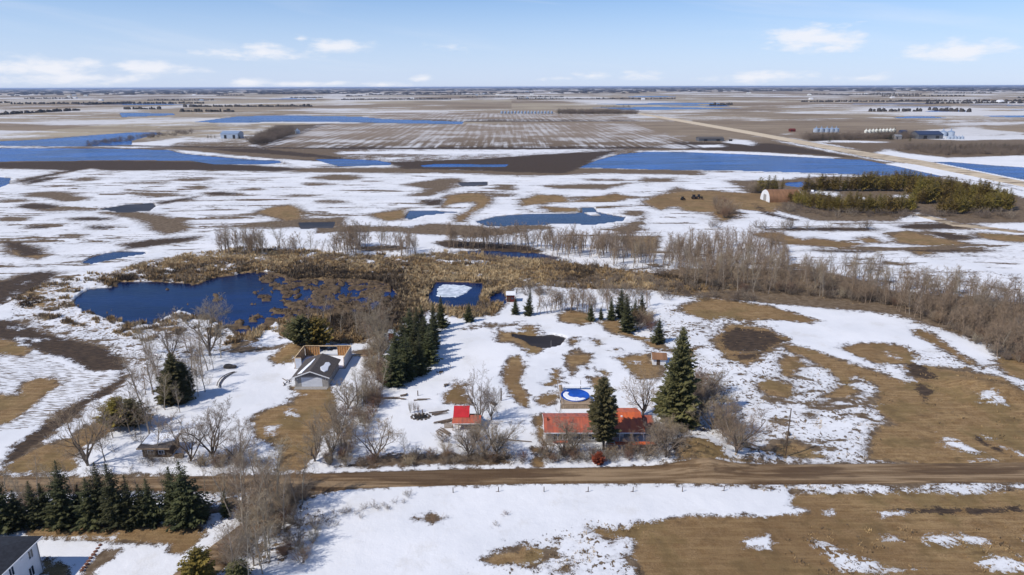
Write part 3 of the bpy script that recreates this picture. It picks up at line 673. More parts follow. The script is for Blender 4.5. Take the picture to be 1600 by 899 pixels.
def bare_proto(seed, kind, lod=0):
    rg = random.Random(seed); T, C = Tri(), Tri()
    if kind == 'poplar':   # 12 m, narrow
        P = dict(lv=[(7, 15, 38, .34, .28), (3, 6, 42, .52, .2), (2, 5, 42, .6, .15), (1, 3, 40, .6, .2), (1, 0, 0, 0, 0)], wob=.07, up=[.05, .16, .08], tl=1, rmin=.011, taper=[.55, .3])
        if lod: P['lv'] = [(5, 12, 36, .34, .25), (2, 7, 42, .5, .2), (1, 5, 42, .7, .15), (1, 0, 0, 0, 0)]; P['rmin'] = .024
        grow(T, C, rg, Vector((0, 0, -.3)), Vector((0, 0, 1)), 11.8, .15, 0, P)
    elif kind == 'maple':  # broad crown from several stems
        P = dict(lv=[(5, 6, 36, .60, .2), (3, 6, 44, .50, .2), (3, 6, 46, .52, .15), (1, 4, 42, .62, .15), (1, 0, 0, 0, 0)], wob=.12, up=[.05, .12, .05], tl=1, rmin=.013, taper=[.25, .2])
        grow(T, C, rg, Vector((0, 0, -.3)), Vector((.05, 0, 1)), 5.2, .19, 0, P)
        for k in range(3):
            a = k*2.1+rg.random(); grow(T, C, rg, Vector((0, 0, rg.uniform(.1, .9))), Vector((math.cos(a)*.55, math.sin(a)*.55, .85)).normalized(), rg.uniform(5, 6.2), .15, 0, P)
    elif kind == 'shrub':  # many stems from one root
        P = dict(lv=[(3, 6, 34, .5, .15), (2, 5, 40, .55, .15), (1, 4, 40, .65, .1), (1, 0, 0, 0, 0)], wob=.11, up=[.07, .1, .05], tl=0, rmin=.012, taper=[.3, .2])
        ns = 10 if not lod else 6
        if lod: P['lv'] = [(2, 5, 34, .5, .15), (1, 5, 40, .6, .15), (1, 0, 0, 0, 0)]; P['rmin'] = .02
        for k in range(ns):
            a = k*6.283/ns+rg.random(); t = rg.uniform(.15, .8)
            grow(T, C, rg, Vector((rg.gauss(0, .15), rg.gauss(0, .15), -.1)), Vector((math.cos(a)*t, math.sin(a)*t, 1)).normalized(), rg.uniform(2.2, 3.4), .035, 0, P)
    z = max(max(v.z for v in T.v), max(v.z for v in C.v))
    for t in (T, C): t.v = [v/z for v in t.v]              # normalised to 1 m tall
    return T, C
PROT = {}
def proto_mesh(key, T, C, mt, mc):
    PROT[key] = (T.mesh('trunk', [mt]), C.mesh('crown', [mc]), T, C)
for s in range(4): proto_mesh(('poplar', s), *bare_proto(10+s, 'poplar'), bark, twig)
for s in range(2): proto_mesh(('poplar', 4+s), *bare_proto(20+s, 'poplar'), bark, twigg)
for s in range(4): proto_mesh(('maple', s), *bare_proto(30+s, 'maple'), darkbark, [twigg, twig][s % 2])
for s in range(3): proto_mesh(('shrub', s), *bare_proto(40+s, 'shrub'), darkbark, [twigg, twig, twigr][s])
for s in range(2): proto_mesh(('lowshrub', s), *bare_proto(60+s, 'shrub', 1), darkbark, [twigr, twigg][s])
LOD = [bare_proto(80+s, 'poplar', 1) for s in range(3)]

# ------------------------------------------------------------------ conifers
def conifer(seed, kind, dens=1.0):
    """1 m tall; whorls of boughs, each bough a drooping spine carrying rows of needle sprays"""
    rg = random.Random(seed); T, C = Tri(), Tri()
    T.tube(Vector((0, 0, -.02)), Vector((0, 0, .6)), .016, .009, 6); T.tube(Vector((0, 0, .6)), Vector((0, 0, .97)), .009, .002, 5)
    if kind == 'spruce': W0, base, n_wh, droop = .19, .045, int(28*dens), -.25
    elif kind == 'column': W0, base, n_wh, droop = .155, .16, int(26*dens), -.10
    else: W0, base, n_wh, droop = .36, .16, int(17*dens), .18     # rounded pine
    for k in range(n_wh):
        h = base+(1-base)*(k/n_wh)**.92
        t = (h-base)/(1-base)
        if kind == 'pine': W = W0*math.sqrt(max(.02, 1-(t*1.02-.12)**2*1.15))*(1-.35*t)
        elif kind == 'column': W = W0*min(1, .5+1.6*t)*(1-t)**.55
        else: W = W0*(1-t)**.85*min(1, .75+2.5*t)
        nb = int((11-4*t)*dens)+2
        for j in range(nb):
            a = j*6.283/nb+k*1.3+rg.gauss(0, .2); L = W*rg.choice([.6, .8, .95, 1.05, 1.3])*rg.uniform(.85, 1.1)+.012
            if rg.random() < .12: continue
            dz = droop*(1-t)+(.45*t if kind != 'pine' else .15)+rg.gauss(0, .08)
            hz_ = h+rg.gauss(0, .006)
            out = Vector((math.cos(a), math.sin(a), 0)); side = Vector((-math.sin(a), math.cos(a), 0))
            p0 = Vector((0, 0, hz_)); tip = p0+out*L+Vector((0, 0, L*dz+ L*.12))
            mid = p0+out*L*.55+Vector((0, 0, L*.55*dz-L*.03))
            T.tube(p0, mid, .0032, .002, 3)
            ns = max(3, int(6*dens*(L/W0)**.5)+1)
            for q in range(ns):
                f = .18+.82*q/(ns-1); c = p0.lerp(mid, f/.55) if f < .55 else mid.lerp(tip, (f-.55)/.45)
                w = L*.34*(1.05-f*.75)*rg.uniform(.7, 1.3)
                fw = L*.26*rg.uniform(.8, 1.3)
                for sgn in (-1, 1):
                    e = c+side*sgn*w+out*fw*.6+Vector((0, 0, -w*.35+rg.gauss(0, .006)))
                    C.tri(c-out*fw*.35+Vector((0, 0, .004)), e, c+out*fw*.5+Vector((0, 0, -.002)))
                    C.tri(c, e+Vector((0, 0, -w*.5))-out*fw*.3, e+out*fw*.25)
                C.tri(c-side*w*.5, c+side*w*.5, c+Vector((0, 0, -.45*w-.008))+out*fw*.4)
            C.tri(tip-side*L*.07-out*L*.15, tip+side*L*.07-out*L*.15, tip+out*L*.12)
    for j in range(8):
        a = j*.8; C.tri(Vector((0, 0, 1)), Vector((math.cos(a)*.012, math.sin(a)*.012, .95)), Vector((math.cos(a+.6)*.012, math.sin(a+.6)*.012, .95)))
    return T, C
for s in range(4): proto_mesh(('spruce', s), *conifer(s+1, 'spruce', .95), darkbark, needle)
proto_mesh(('bigspruce', 0), *conifer(77, 'spruce', 1.6), darkbark, needle3)
proto_mesh(('column', 0), *conifer(78, 'column', 1.5), darkbark, needle3)
for s in range(3): proto_mesh(('pine', s), *conifer(90+s, 'pine', 1.0), darkbark, needle2 if s < 2 else needle3)
for s in range(3): proto_mesh(('farpine', s), *conifer(95+s, 'pine' if s == 0 else 'column', .6), darkbark, needle2)
proto_mesh(('darkpine', 0), *conifer(99, 'pine', 1.15), darkbark, needle3)
for s in range(2): proto_mesh(('farspruce', s), *conifer(110+s, 'spruce', .5), darkbark, needle)
def joined(key):
    if ('J', key) not in PROT:
        a, b = PROT[key][2], PROT[key][3]; J = Tri(); J.v = a.v+b.v; n = len(a.v); J.f = a.f+[tuple(i+n for i in f) for f in b.f]; J.mi = [0]*len(a.f)+[1]*len(b.f)
        PROT[('J', key)] = J.mesh('plant', [PROT[key][0].materials[0], PROT[key][1].materials[0]])
    return PROT[('J', key)]
rnd = random.Random(7)
def plant(key, px, base, hpx, name, label, cat, group=None, wide=1.0, single=False, at=None, hm=None):
    if at is None: g_ = G(px, base); x, y = g_
    else: x, y = at
    h = hm if hm else height_of(px, base, base-hpx)
    if key[0] in ('spruce', 'pine', 'farpine', 'farspruce'): wide *= rnd.uniform(.8, 1.22)
    z = ground_z(x, y)-.05; rz = rnd.random()*6.28
    if single:
        o = bpy.data.objects.new(name, joined(key)); link(o); o.location = (x, y, z); o.rotation_euler = (rnd.gauss(0, .03), rnd.gauss(0, .03), rz)
        o.scale = (h*wide, h*wide, h); return tagit(o, label, cat, group)
    o = thing(name, label, cat, (x, y, z), rz, group, (h*wide, h*wide, h))
    o.rotation_euler = (rnd.gauss(0, .035), rnd.gauss(0, .035), rz)
    part('trunk', PROT[key][0], o); part('crown', PROT[key][1], o)
    return o

SPR, PIN, BT, SH_ = 'spruce', 'pine', 'tree', 'shrub'
# the yard conifers, each its own label
plant(('bigspruce', 0), 1058, 664, 150, 'spruce_tree', 'tallest spruce in view, broad and dark, right of the red-roofed house', SPR, wide=.98)
plant(('column', 0), 943, 704, 113, 'spruce_tree', 'narrow brown-green spruce standing in front of the red metal roof', SPR, wide=1.12)
row = [(690,512,50),(678,522,50),(664,532,58),(652,535,56),(641,542,60),(677,545,52),(664,556,62),(631,562,66),(650,566,70),(621,580,68),(637,592,72),(617,603,62),(656,586,62),(670,570,60)]
G1 = 'spruces of the dense double row left of the white lawn'
for i, (x, b, h) in enumerate(row):
    fl_ = [0, 1, 2, 5, 6, 13, 12] if i in (0, 1, 2, 5, 6, 13, 12) else [3, 4, 7, 8, 9, 10, 11]
    lab = 'dark spruce, '+['first', 'second', 'third', 'fourth', 'fifth', 'sixth', 'seventh'][fl_.index(i)]+' from the pond end in the '+('right' if 0 in fl_ else 'left')+' file of the double row'
    if i == 0: lab = 'spruce at the far end of the dense double row, nearest the square pond'
    if i == 11: lab = 'nearest spruce of the dense double row, olive at its foot, on its left side'
    if i == 12: lab = 'nearest right-hand spruce of the dense double row, throwing a long blue shadow on snow'
    plant(('spruce', i % 4), x, b, h, 'spruce_tree', lab, SPR, G1, wide=1.15)
for x, b, h, lab in [(732,503,31,'small lone spruce between the square pond and the snowy lawn'),(805,491,27,'short spruce left of a taller one by the little red shed'),
        (825,493,41,'slim spruce standing just right of the small red shed'),(924,501,26,'small spruce at the left end of the far yard group'),
        (939,500,22,'smallest spruce tucked among the far yard group'),(955,500,38,'dark spruce second from the left in the far yard group'),(970,497,49,'tallest and darkest spruce of the far yard group'),
        (981,518,60,'nearest large spruce of the far yard group, on a brown patch'),(1004,497,40,'spruce at the right end of the far yard group'),
        (1028,536,39,'single spruce between the far yard group and the tallest spruce'),(991,503,38,'spruce squeezed behind the nearest one of the far yard group')]:
    plant(('spruce', int(x) % 4), x, b, h, 'spruce_tree', lab, SPR, wide=1.1)
plant(('darkpine', 0), 471, 546, 48, 'pine_tree', 'left one of two bushy pines behind the roofless house', PIN, wide=1.0)
plant(('pine', 0), 497, 544, 48, 'pine_tree', 'right one of two bushy pines behind the roofless house', PIN, wide=1.0)
plant(('bigspruce', 0), 276, 628, 76, 'pine_tree', 'tall ragged dark pine among bare trees left of the snowy drive', PIN, wide=1.45)
plant(('column', 0), 292, 623, 56, 'pine_tree', 'lower dark pine on the right of the tall ragged pine', PIN, wide=1.5)
plant(('pine', 1), 187, 667, 46, 'pine_tree', 'left half of the low olive pine pair above the golden bank', PIN, wide=1.1)
plant(('pine', 2), 208, 668, 44, 'pine_tree', 'right half of the low olive pine pair above the golden bank', PIN, wide=1.1)
rowB = [(8,829,97,'spruce at the left edge of the picture behind the white house'),(58,822,70,'shorter spruce second from the left in the roadside row'),(76,818,63,'thin spruce pressed against the tall third one of the roadside row'),
    (101,822,100,'tall pointed spruce third clump from the left in the roadside row'),(147,820,73,'left flank spruce of the dense middle clump in the roadside row'),(165,818,93,'tall spruce left of centre in the dense middle clump of the roadside row'),
    (187,822,101,'tallest spruce in the dense middle clump of the roadside row'),(207,823,79,'spruce right of the tallest one in the middle clump of the roadside row'),(225,820,62,'low spruce in the gap right of the middle clump'),
    (241,817,71,'rightmost spruce of the dense middle clump in the roadside row'),(274,812,80,'slim spruce left of the tall one near the end of the roadside row'),(297,818,96,'tall spruce near the right end of the roadside row'),
    (315,815,50,'short spruce right beside the tall one near the row end'),(353,808,42,'small half-hidden spruce at the right end of the roadside row'),(125,812,52,'low spruce behind the gap after the tall third one'),
    (30,826,60,'low spruce right beside the edge spruce')]
for i, (x, b, h, lab) in enumerate(rowB): plant(('spruce', i % 4), x, b, h, 'spruce_tree', lab, SPR, 'roadside row of spruces', wide=1.15)
plant(('pine', 1), 310, 918, 62, 'pine_tree', 'yellow-green pine at the bottom edge beside the snowy side road', PIN, wide=.9)
plant(('pine', 2), 372, 914, 38, 'pine_tree', 'darker pine at the bottom edge among the bare poplars', PIN, wide=.9)

# ------------------------------------------------------------------ windbreak of olive pines round the far yard
n_p = 0
def pines_along(pts, n, hpx, jit, lab, grp, key='farpine', rng=random.Random(5), wide=.98):
    if n > 5: n = int(n*1.5)
    P_ = tr('C', pts); seg = [math.dist(P_[i], P_[i+1]) for i in range(len(P_)-1)]; tot = sum(seg)
    for k in range(n):
        d = (k+.5)/n*tot; i = 0
        while d > seg[i] and i < len(seg)-1: d -= seg[i]; i += 1
        f = d/seg[i]; x = P_[i][0]*(1-f)+P_[i+1][0]*f+rng.gauss(0, jit); y = P_[i][1]*(1-f)+P_[i+1][1]*f+rng.gauss(0, jit*.35)
        plant((key, k % 3), x, y, hpx*1.25*rng.uniform(.65, 1.35), 'pine_tree', lab+', '+(['leftmost', 'second from left', 'third from left', 'fourth from left', 'rightmost'][k] if n == 5 else ['left end', 'left part', 'left of middle', 'middle', 'right of middle', 'right part', 'right end'][int(k/n*7)]), PIN, grp, wide=wide*(.85 if k % 3 == 0 else 1.7), single=True)
pines_along('350,428 410,424 470,418', 5, 17, 1.0, 'dark pine behind the half-round barn', 'pines behind the half-round barn')
pines_along('560,420 650,415 760,418 860,418 960,418 1040,420', 26, 19, 1.2, 'pine in the far row of the windbreak beyond the farmyard', 'far row of the farmyard windbreak')
pines_along('830,402 930,396 1050,398 1150,402', 16, 17, 1.0, 'pine in the back row of the windbreak, against the lake', 'back row of the farmyard windbreak')
pines_along('490,468 560,492 640,508 740,518 860,522 980,522 1090,514', 28, 19, 1.2, 'pine in the near row of the windbreak below the farmyard', 'near row of the farmyard windbreak')
pines_along('560,470 640,488 760,498 900,500 1080,498', 20, 17, 1.2, 'pine in the second row of the windbreak below the farmyard', 'second row of the farmyard windbreak')
pines_along('1060,432 1150,440 1250,450 1350,458 1450,468 1530,478', 22, 20, 1.2, 'pine in the broad east end of the windbreak', 'east end of the farmyard windbreak')
pines_along('1080,470 1120,480 1180,470 1300,478 1440,490 1540,500', 22, 20, 1.5, 'pine in the broad east end of the windbreak', 'east end of the farmyard windbreak')
pines_along('1200,520 1280,525 1380,520 1480,515 1540,508', 18, 20, 1.2, 'pine at the south-east corner of the windbreak', 'south-east corner of the windbreak')
pines_along('1100,415 1220,422 1340,436 1430,448', 18, 17, 1.2, 'pine in the broad east end of the windbreak', 'east end of the farmyard windbreak')

# ------------------------------------------------------------------ bare trees and shrubs
BARE = []     # (key, x, y, h_m, size_px, label, group, cat, name)
def inpoly(p, poly):
    c = False; x, y = p
    for i in range(len(poly)):
        (x1, y1), (x2, y2) = poly[i], poly[i-1]
        if (y1 > y) != (y2 > y) and x < (x2-x1)*(y-y1)/(y2-y1)+x1: c = not c
    return c
def scatter(poly, n, hpx, kinds, label, group, seed, cat='tree', name='bare_tree', clump=0.0, dry=True):
    rg = random.Random(seed); xs = [p[0] for p in poly]; ys = [p[1] for p in poly]; k = 0; tries = 0
    while k < n and tries < n*60:
        tries += 1; x, y = rg.uniform(min(xs), max(xs)), rg.uniform(min(ys), max(ys))
        if not inpoly((x, y), poly): continue
        g_ = G(x, y)
        if clump and vnoise(np.array([g_[0]/14]), np.array([g_[1]/14]), seed, 2)[0] < clump: continue
        if dry and F_at('water', *g_) > -1: continue
        h = rg.uniform(*hpx)
        BARE.append((rg.choice(kinds), g_[0], g_[1], height_of(x, y, y-h), h, label, group, cat, name)); k += 1
pop = [('poplar', s) for s in range(6)]; popg = [('poplar', 4), ('poplar', 5), ('poplar', 0)]; map_ = [('maple', s) for s in range(4)]; shr = [('shrub', s) for s in range(3)]; low = [('lowshrub', 0), ('lowshrub', 1)]
def one(kind, x, b, h, label, group=None, cat='tree', name='bare_tree', wide=1.0):
    g_ = G(x, b); plant(kind, x, b, h, name, label, cat, group, wide=wide)
# named single trees
for k, x, b, h, lab, w in [
    (('maple',1), 1004, 650, 72, 'big spreading bare maple between the red roof and the tallest spruce', 1.15),
    (('maple',3), 750, 664, 90, 'tall bare tree just right of the small red shed', .62), (('maple',0), 768, 657, 62, 'slimmer bare tree right of the tall one by the red shed', .7),
    (('maple',0), 732, 712, 50, 'crooked bare tree below the small red shed', 1.2), (('maple',2), 776, 712, 78, 'bare tree with many upright stems right of the red shed', 1.0), (('maple',3), 757, 714, 58, 'bushy bare tree below the red shed, full of dry leaves', 1.1),
    (('maple',1), 590, 718, 72, 'round-crowned bare tree in the middle of the roadside', 1.15), (('poplar',5), 634, 722, 50, 'thin bare tree right of the round-crowned one by the road', 1.1),
    (('maple',2), 897, 705, 58, 'bare tree in front of the left half of the red-roofed house', 1.25), (('maple',3), 1012, 716, 46, 'bare tree in front of the right end of the red-roofed house', 1.2),
    (('maple',0), 1040, 720, 60, 'bare tree beside the brown earth bank right of the house', 1.2),
    (('maple',3), 1150, 712, 80, 'wide bushy bare tree alone beside the road, leaning left', 1.3), (('maple',1), 1115, 672, 62, 'dense bare tree behind the wide bushy one, right of the tallest spruce', 1.3),
    (('maple',2), 1096, 640, 50, 'bare tree furthest up the line right of the tallest spruce', 1.3),
    (('maple',0), 880, 712, 45, 'low bare tree at the left corner of the red-roofed house', 1.1), (('maple',1), 858, 716, 46, 'small bare tree over the golden patch left of the house', 1.0),
    (('maple',0), 328, 556, 92, 'broad pale bare tree standing against the blue pond', .95), (('poplar',4), 345, 560, 62, 'bare tree just right of the broad pale one', 1.2), (('poplar',1), 300, 585, 72, 'bare tree below the broad pale one at the pond', 1.2),
    (('maple',2), 270, 560, 62, 'bare tree left of the broad pale one against the pond', .9), (('poplar',0), 240, 618, 88, 'tall thin bare poplar in the tree line beside the ploughed field', 1.2),
    (('poplar',3), 222, 640, 95, 'tall leaning bare poplar left of the ragged dark pine', 1.2), (('maple',3), 137, 728, 108, 'large pale bare tree above the golden bank at the left', .95),
    (('poplar',5), 165, 722, 60, 'bare tree right behind the large pale one', 1.4), (('poplar',2), 248, 715, 72, 'bare tree in front of the low snowy shed', 1.25), (('maple',1), 298, 722, 78, 'pale bare tree right of the low snowy shed', .95),
    (('maple',0), 333, 718, 86, 'spreading pale bare tree midway between shed and driveway', 1.0), (('maple',3), 376, 724, 72, 'brownish bare tree left of the golden driveway', 1.0), (('maple',2), 492, 722, 72, 'dark leaning bare tree right of the golden driveway', 1.1),
    (('maple',1), 518, 712, 60, 'dark bare tree in the hedge right of the driveway', 1.0), (('poplar',5), 700, 498, 30, 'thin bare tree beside the square pond', 1.2)]:
    one(k, x, b, h, lab, wide=w)
for k, x, b, h, lab, w in [(('lowshrub',0), 680, 815, 13, 'low tangle of dry brown brush alone on the foreground snow', 2.2), (('lowshrub',0), 789, 806, 8, 'small tuft of dry brush right of the brown tangle on foreground snow', 2.2),
        (('lowshrub',1), 775, 822, 6, 'faint dry tuft below the small brush on foreground snow', 2.5), (('lowshrub',1), 634, 773, 7, 'dry shrub by the first fence post below the road', 2.0), (('lowshrub',0), 30, 478, 12, 'dry shrub on snow between the two ploughed strips', 1.6),
        (('lowshrub',0), 54, 470, 10, 'reddish dry shrub on the snowy shore left of the blue pond', 1.6)]:
    one(k, x, b, h, lab, cat='shrub', name='dry_shrub', wide=w)
# groves and hedges
west = tr(Z, '205,560 240,520 300,530 350,545 345,580 305,640 262,668 215,700 160,715 150,700 200,640')
scatter(west, 36, (38, 74), pop, 'bare tree in the thicket between ploughed field and snowy drive', 'thicket beside the ploughed field', 1)
scatter(west, 40, (9, 19), shr, 'bare shrub under the thicket beside the ploughed field', 'shrubs under the ploughed-field thicket', 2, 'shrub', 'bare_shrub')
fence = tr(Z, '575,500 610,505 612,560 598,620 585,660 560,690 545,728 505,732 520,690 535,650 560,620 572,580')
scatter(fence, 52, (30, 58), map_[:1]+pop, 'bare tree in the dark hedge line between the two houses', 'hedge line between the two houses', 3)
scatter(fence, 85, (14, 26), shr, 'bare shrub in the dark hedge line between the two houses', 'shrubs of the hedge line between houses', 4, 'shrub', 'bare_shrub')
scatter(tr(Z, '465,500 500,495 610,495 615,515 560,535 520,520'), 16, (28, 52), pop, 'bare tree on the reedy shore above the roofless house', 'bare trees on the reedy shore', 5)
scatter(tr(Z, '220,720 420,716 420,732 220,732'), 52, (9, 26), shr+popg[:1], 'bare shrub in the hedge along the road, left part', 'roadside hedge left of the driveway', 6, 'shrub', 'bare_shrub')
scatter(tr(Z, '560,716 800,712 830,726 560,732'), 56, (10, 22), shr+low, 'low bare shrub in the hedge along the middle of the road', 'roadside hedge before the red shed', 7, 'shrub', 'bare_shrub')
scatter(tr(Z, '690,690 790,680 795,725 700,725'), 17, (14, 32), map_+shr, 'brown bare bush in the thicket below the red shed', 'thicket below the red shed', 8, 'shrub', 'bare_shrub')
scatter(tr(Z, '845,708 1060,706 1060,724 845,725'), 96, (9, 21), shr, 'bare shrub in the hedge before the red-roofed house', 'hedge before the red-roofed house', 9, 'shrub', 'bare_shrub')
scatter(tr(Z, '1016,670 1060,670 1065,705 1020,704'), 16, (16, 34), map_+shr, 'bare bush beside the right wall of the red-roofed house', 'bushes beside the red-roofed house', 10, 'shrub', 'bare_shrub')
scatter(tr(Z, '1085,590 1110,610 1140,650 1175,700 1150,716 1120,690 1085,640'), 26, (24, 44), map_[:2]+shr, 'dense bare bush in the line right of the tallest spruce', 'bush line right of the tallest spruce', 11, 'shrub', 'bare_shrub')
scatter(tr(Z, '330,775 400,770 470,775 480,800 440,850 420,915 340,915 380,850'), 34, (60, 118), pop, 'tall bare poplar in the grove at the road junction', 'poplar grove at the road junction', 12)
scatter(tr(Z, '360,770 490,780 500,830 470,900 340,920'), 40, (14, 34), shr, 'bare shrub under the poplars at the road junction', 'shrubs under the junction poplars', 13, 'shrub', 'bare_shrub')
scatter(tr(Z, '0,778 330,775 330,800 0,805'), 16, (40, 70), popg, 'thin bare tree among the roadside spruces', 'bare trees among the roadside spruces', 14)
scatter(tr(Z, '500,800 590,790 640,776 636,786 560,812 500,830'), 22, (6, 13), low, 'low dry shrub on the snow bank below the road', 'dry shrubs on the snow bank', 15, 'shrub', 'bare_shrub')
# far side of the marsh
scatter(tr(Z, '338,388 420,392 515,380 560,385 660,392 650,403 500,404 345,400'), 130, (24, 46), popg, 'thin bare tree in the left strip beyond the marsh', 'left strip of trees beyond the marsh', 21, clump=.40)
scatter(tr(Z, '700,380 860,384 1000,386 1000,405 900,404 700,390'), 190, (24, 42), popg+pop[:1], 'thin bare tree in the middle strip beyond the marsh', 'middle strip of trees beyond the marsh', 22)
scatter(tr(Z, '930,400 1060,400 1090,420 1080,432 940,414'), 60, (30, 46), popg+pop[:1], 'thin bare tree in front of the middle strip beyond the marsh', 'middle strip front trees', 23)
scatter(tr(Z, '1060,385 1160,378 1230,392 1235,428 1140,430 1060,425'), 290, (16, 36), pop, 'bare poplar in the brown grove right of centre', 'brown poplar grove right of centre', 24)
scatter(tr(Z, '1060,428 1240,428 1420,446 1640,480 1660,500 1420,472 1240,462 1060,450'), 300, (22, 52), pop, 'tall bare poplar in the long belt across the right', 'long poplar belt across the right', 25)
scatter(tr(Z, '1300,462 1430,470 1640,500 1640,565 1560,560 1500,520 1400,488'), 240, (18, 44), pop+map_[:1], 'bare tree in the dense wood at the right edge', 'dense wood at the right edge', 26)
scatter(tr(Z, '1060,448 1240,462 1420,480 1560,560 1640,580 1640,520 1420,470 1240,455'), 420, (9, 20), shr, 'bare shrub along the foot of the poplar belt', 'shrubs at the foot of the poplar belt', 27, 'shrub', 'bare_shrub')
scatter(tr(Z, '820,478 1020,478 1010,492 960,492 830,492'), 60, (22, 40), popg, 'small bare tree in the row behind the yard spruces', 'small trees behind the yard spruces', 28)
scatter(tr(Z, '720,500 740,480 780,478 800,486 760,492'), 4, (12, 20), popg, 'small bare tree beside the pond path', 'small trees beside the pond path', 29)
scatter(tr(Z, '990,500 1020,505 1030,520 1000,525'), 9, (18, 30), shr, 'bare shrub between the far yard spruces', 'shrubs between the yard spruces', 30, 'shrub', 'bare_shrub')
scatter(tr('C', '440,500 520,530 700,545 1100,545 1200,540 1500,555 1580,540 1500,530 1200,530 1000,528 640,520 480,480'), 90, (8, 17), shr, 'grey bare shrub skirting the windbreak', 'shrubs skirting the windbreak', 31, 'shrub', 'bare_shrub')
scatter(tr('C', '60,594 500,600 700,600 900,604 900,596 300,590 60,588'), 14, (13, 20), shr, 'round bare shrub in the row on the snow below the barn', 'shrub row below the barn', 32, 'shrub', 'bare_shrub')
scatter(tr('C', '140,470 230,480 235,545 180,555 145,510'), 10, (18, 28), shr, 'bare bush left of the half-round barn drive', 'bushes left of the barn', 33, 'shrub', 'bare_shrub')
scatter(tr('C', '290,420 345,420 345,432 290,432'), 7, (14, 20), shr, 'bare bush left behind the half-round barn', 'bushes behind the barn', 34, 'shrub', 'bare_shrub')
scatter(tr(Z, '480,400 700,410 900,420 1060,440 1000,446 800,432 500,428'), 30, (5, 10), low, 'low dry bush in the reeds', 'low bushes in the reeds', 35, 'shrub', 'bare_shrub')
scatter(tr(Z, '850,440 1000,438 1090,450 1180,462 1180,474 1030,470 900,462 800,470 790,455'), 170, (8, 18), shr+low, 'brown brush in the band behind the yard spruces', 'brown brush band behind the yard', 36, 'shrub', 'bare_shrub')
scatter(tr(Z, '480,402 700,398 860,404 1060,424 1060,436 860,416 700,408 480,410'), 90, (7, 15), shr+low, 'brown brush along the north side of the marsh', 'brush north of the marsh', 37, 'shrub', 'bare_shrub')
# far groves, seen small
scatter(tr(Z, '136,222 205,213 300,205 300,210 215,219 136,229'), 170, (4, 7), shr, 'bare shrub in the belt beside the far lake', 'shrub belt beside the far lake', 41, 'shrub', 'bare_shrub', dry=False)
scatter(tr(Z, '385,224 410,214 440,206 462,205 455,212 425,222 400,227'), 170, (10, 15), popg, 'bare tree in the grove of the far left farm', 'grove of the far left farm', 42, dry=False)
scatter(tr(Z, '868,177 990,177 1000,178.5 870,178.5'), 200, (6, 10), popg, 'bare tree in the far grove beside the row of bins', 'far grove beside the bins', 43, dry=False)
scatter(tr('Z', '1255,217 1430,214 1430,217 1255,221'), 150, (10, 15), popg, 'bare tree in the shelterbelt of the far right farm', 'shelterbelt of the far right farm', 44, dry=False)
scatter(tr('Z', '1398,236 1430,230 1640,231 1640,243 1480,243'), 260, (8, 12), shr, 'brown shrub in the belt above the highway', 'shrub belt above the highway', 45, 'shrub', 'bare_shrub', dry=False)
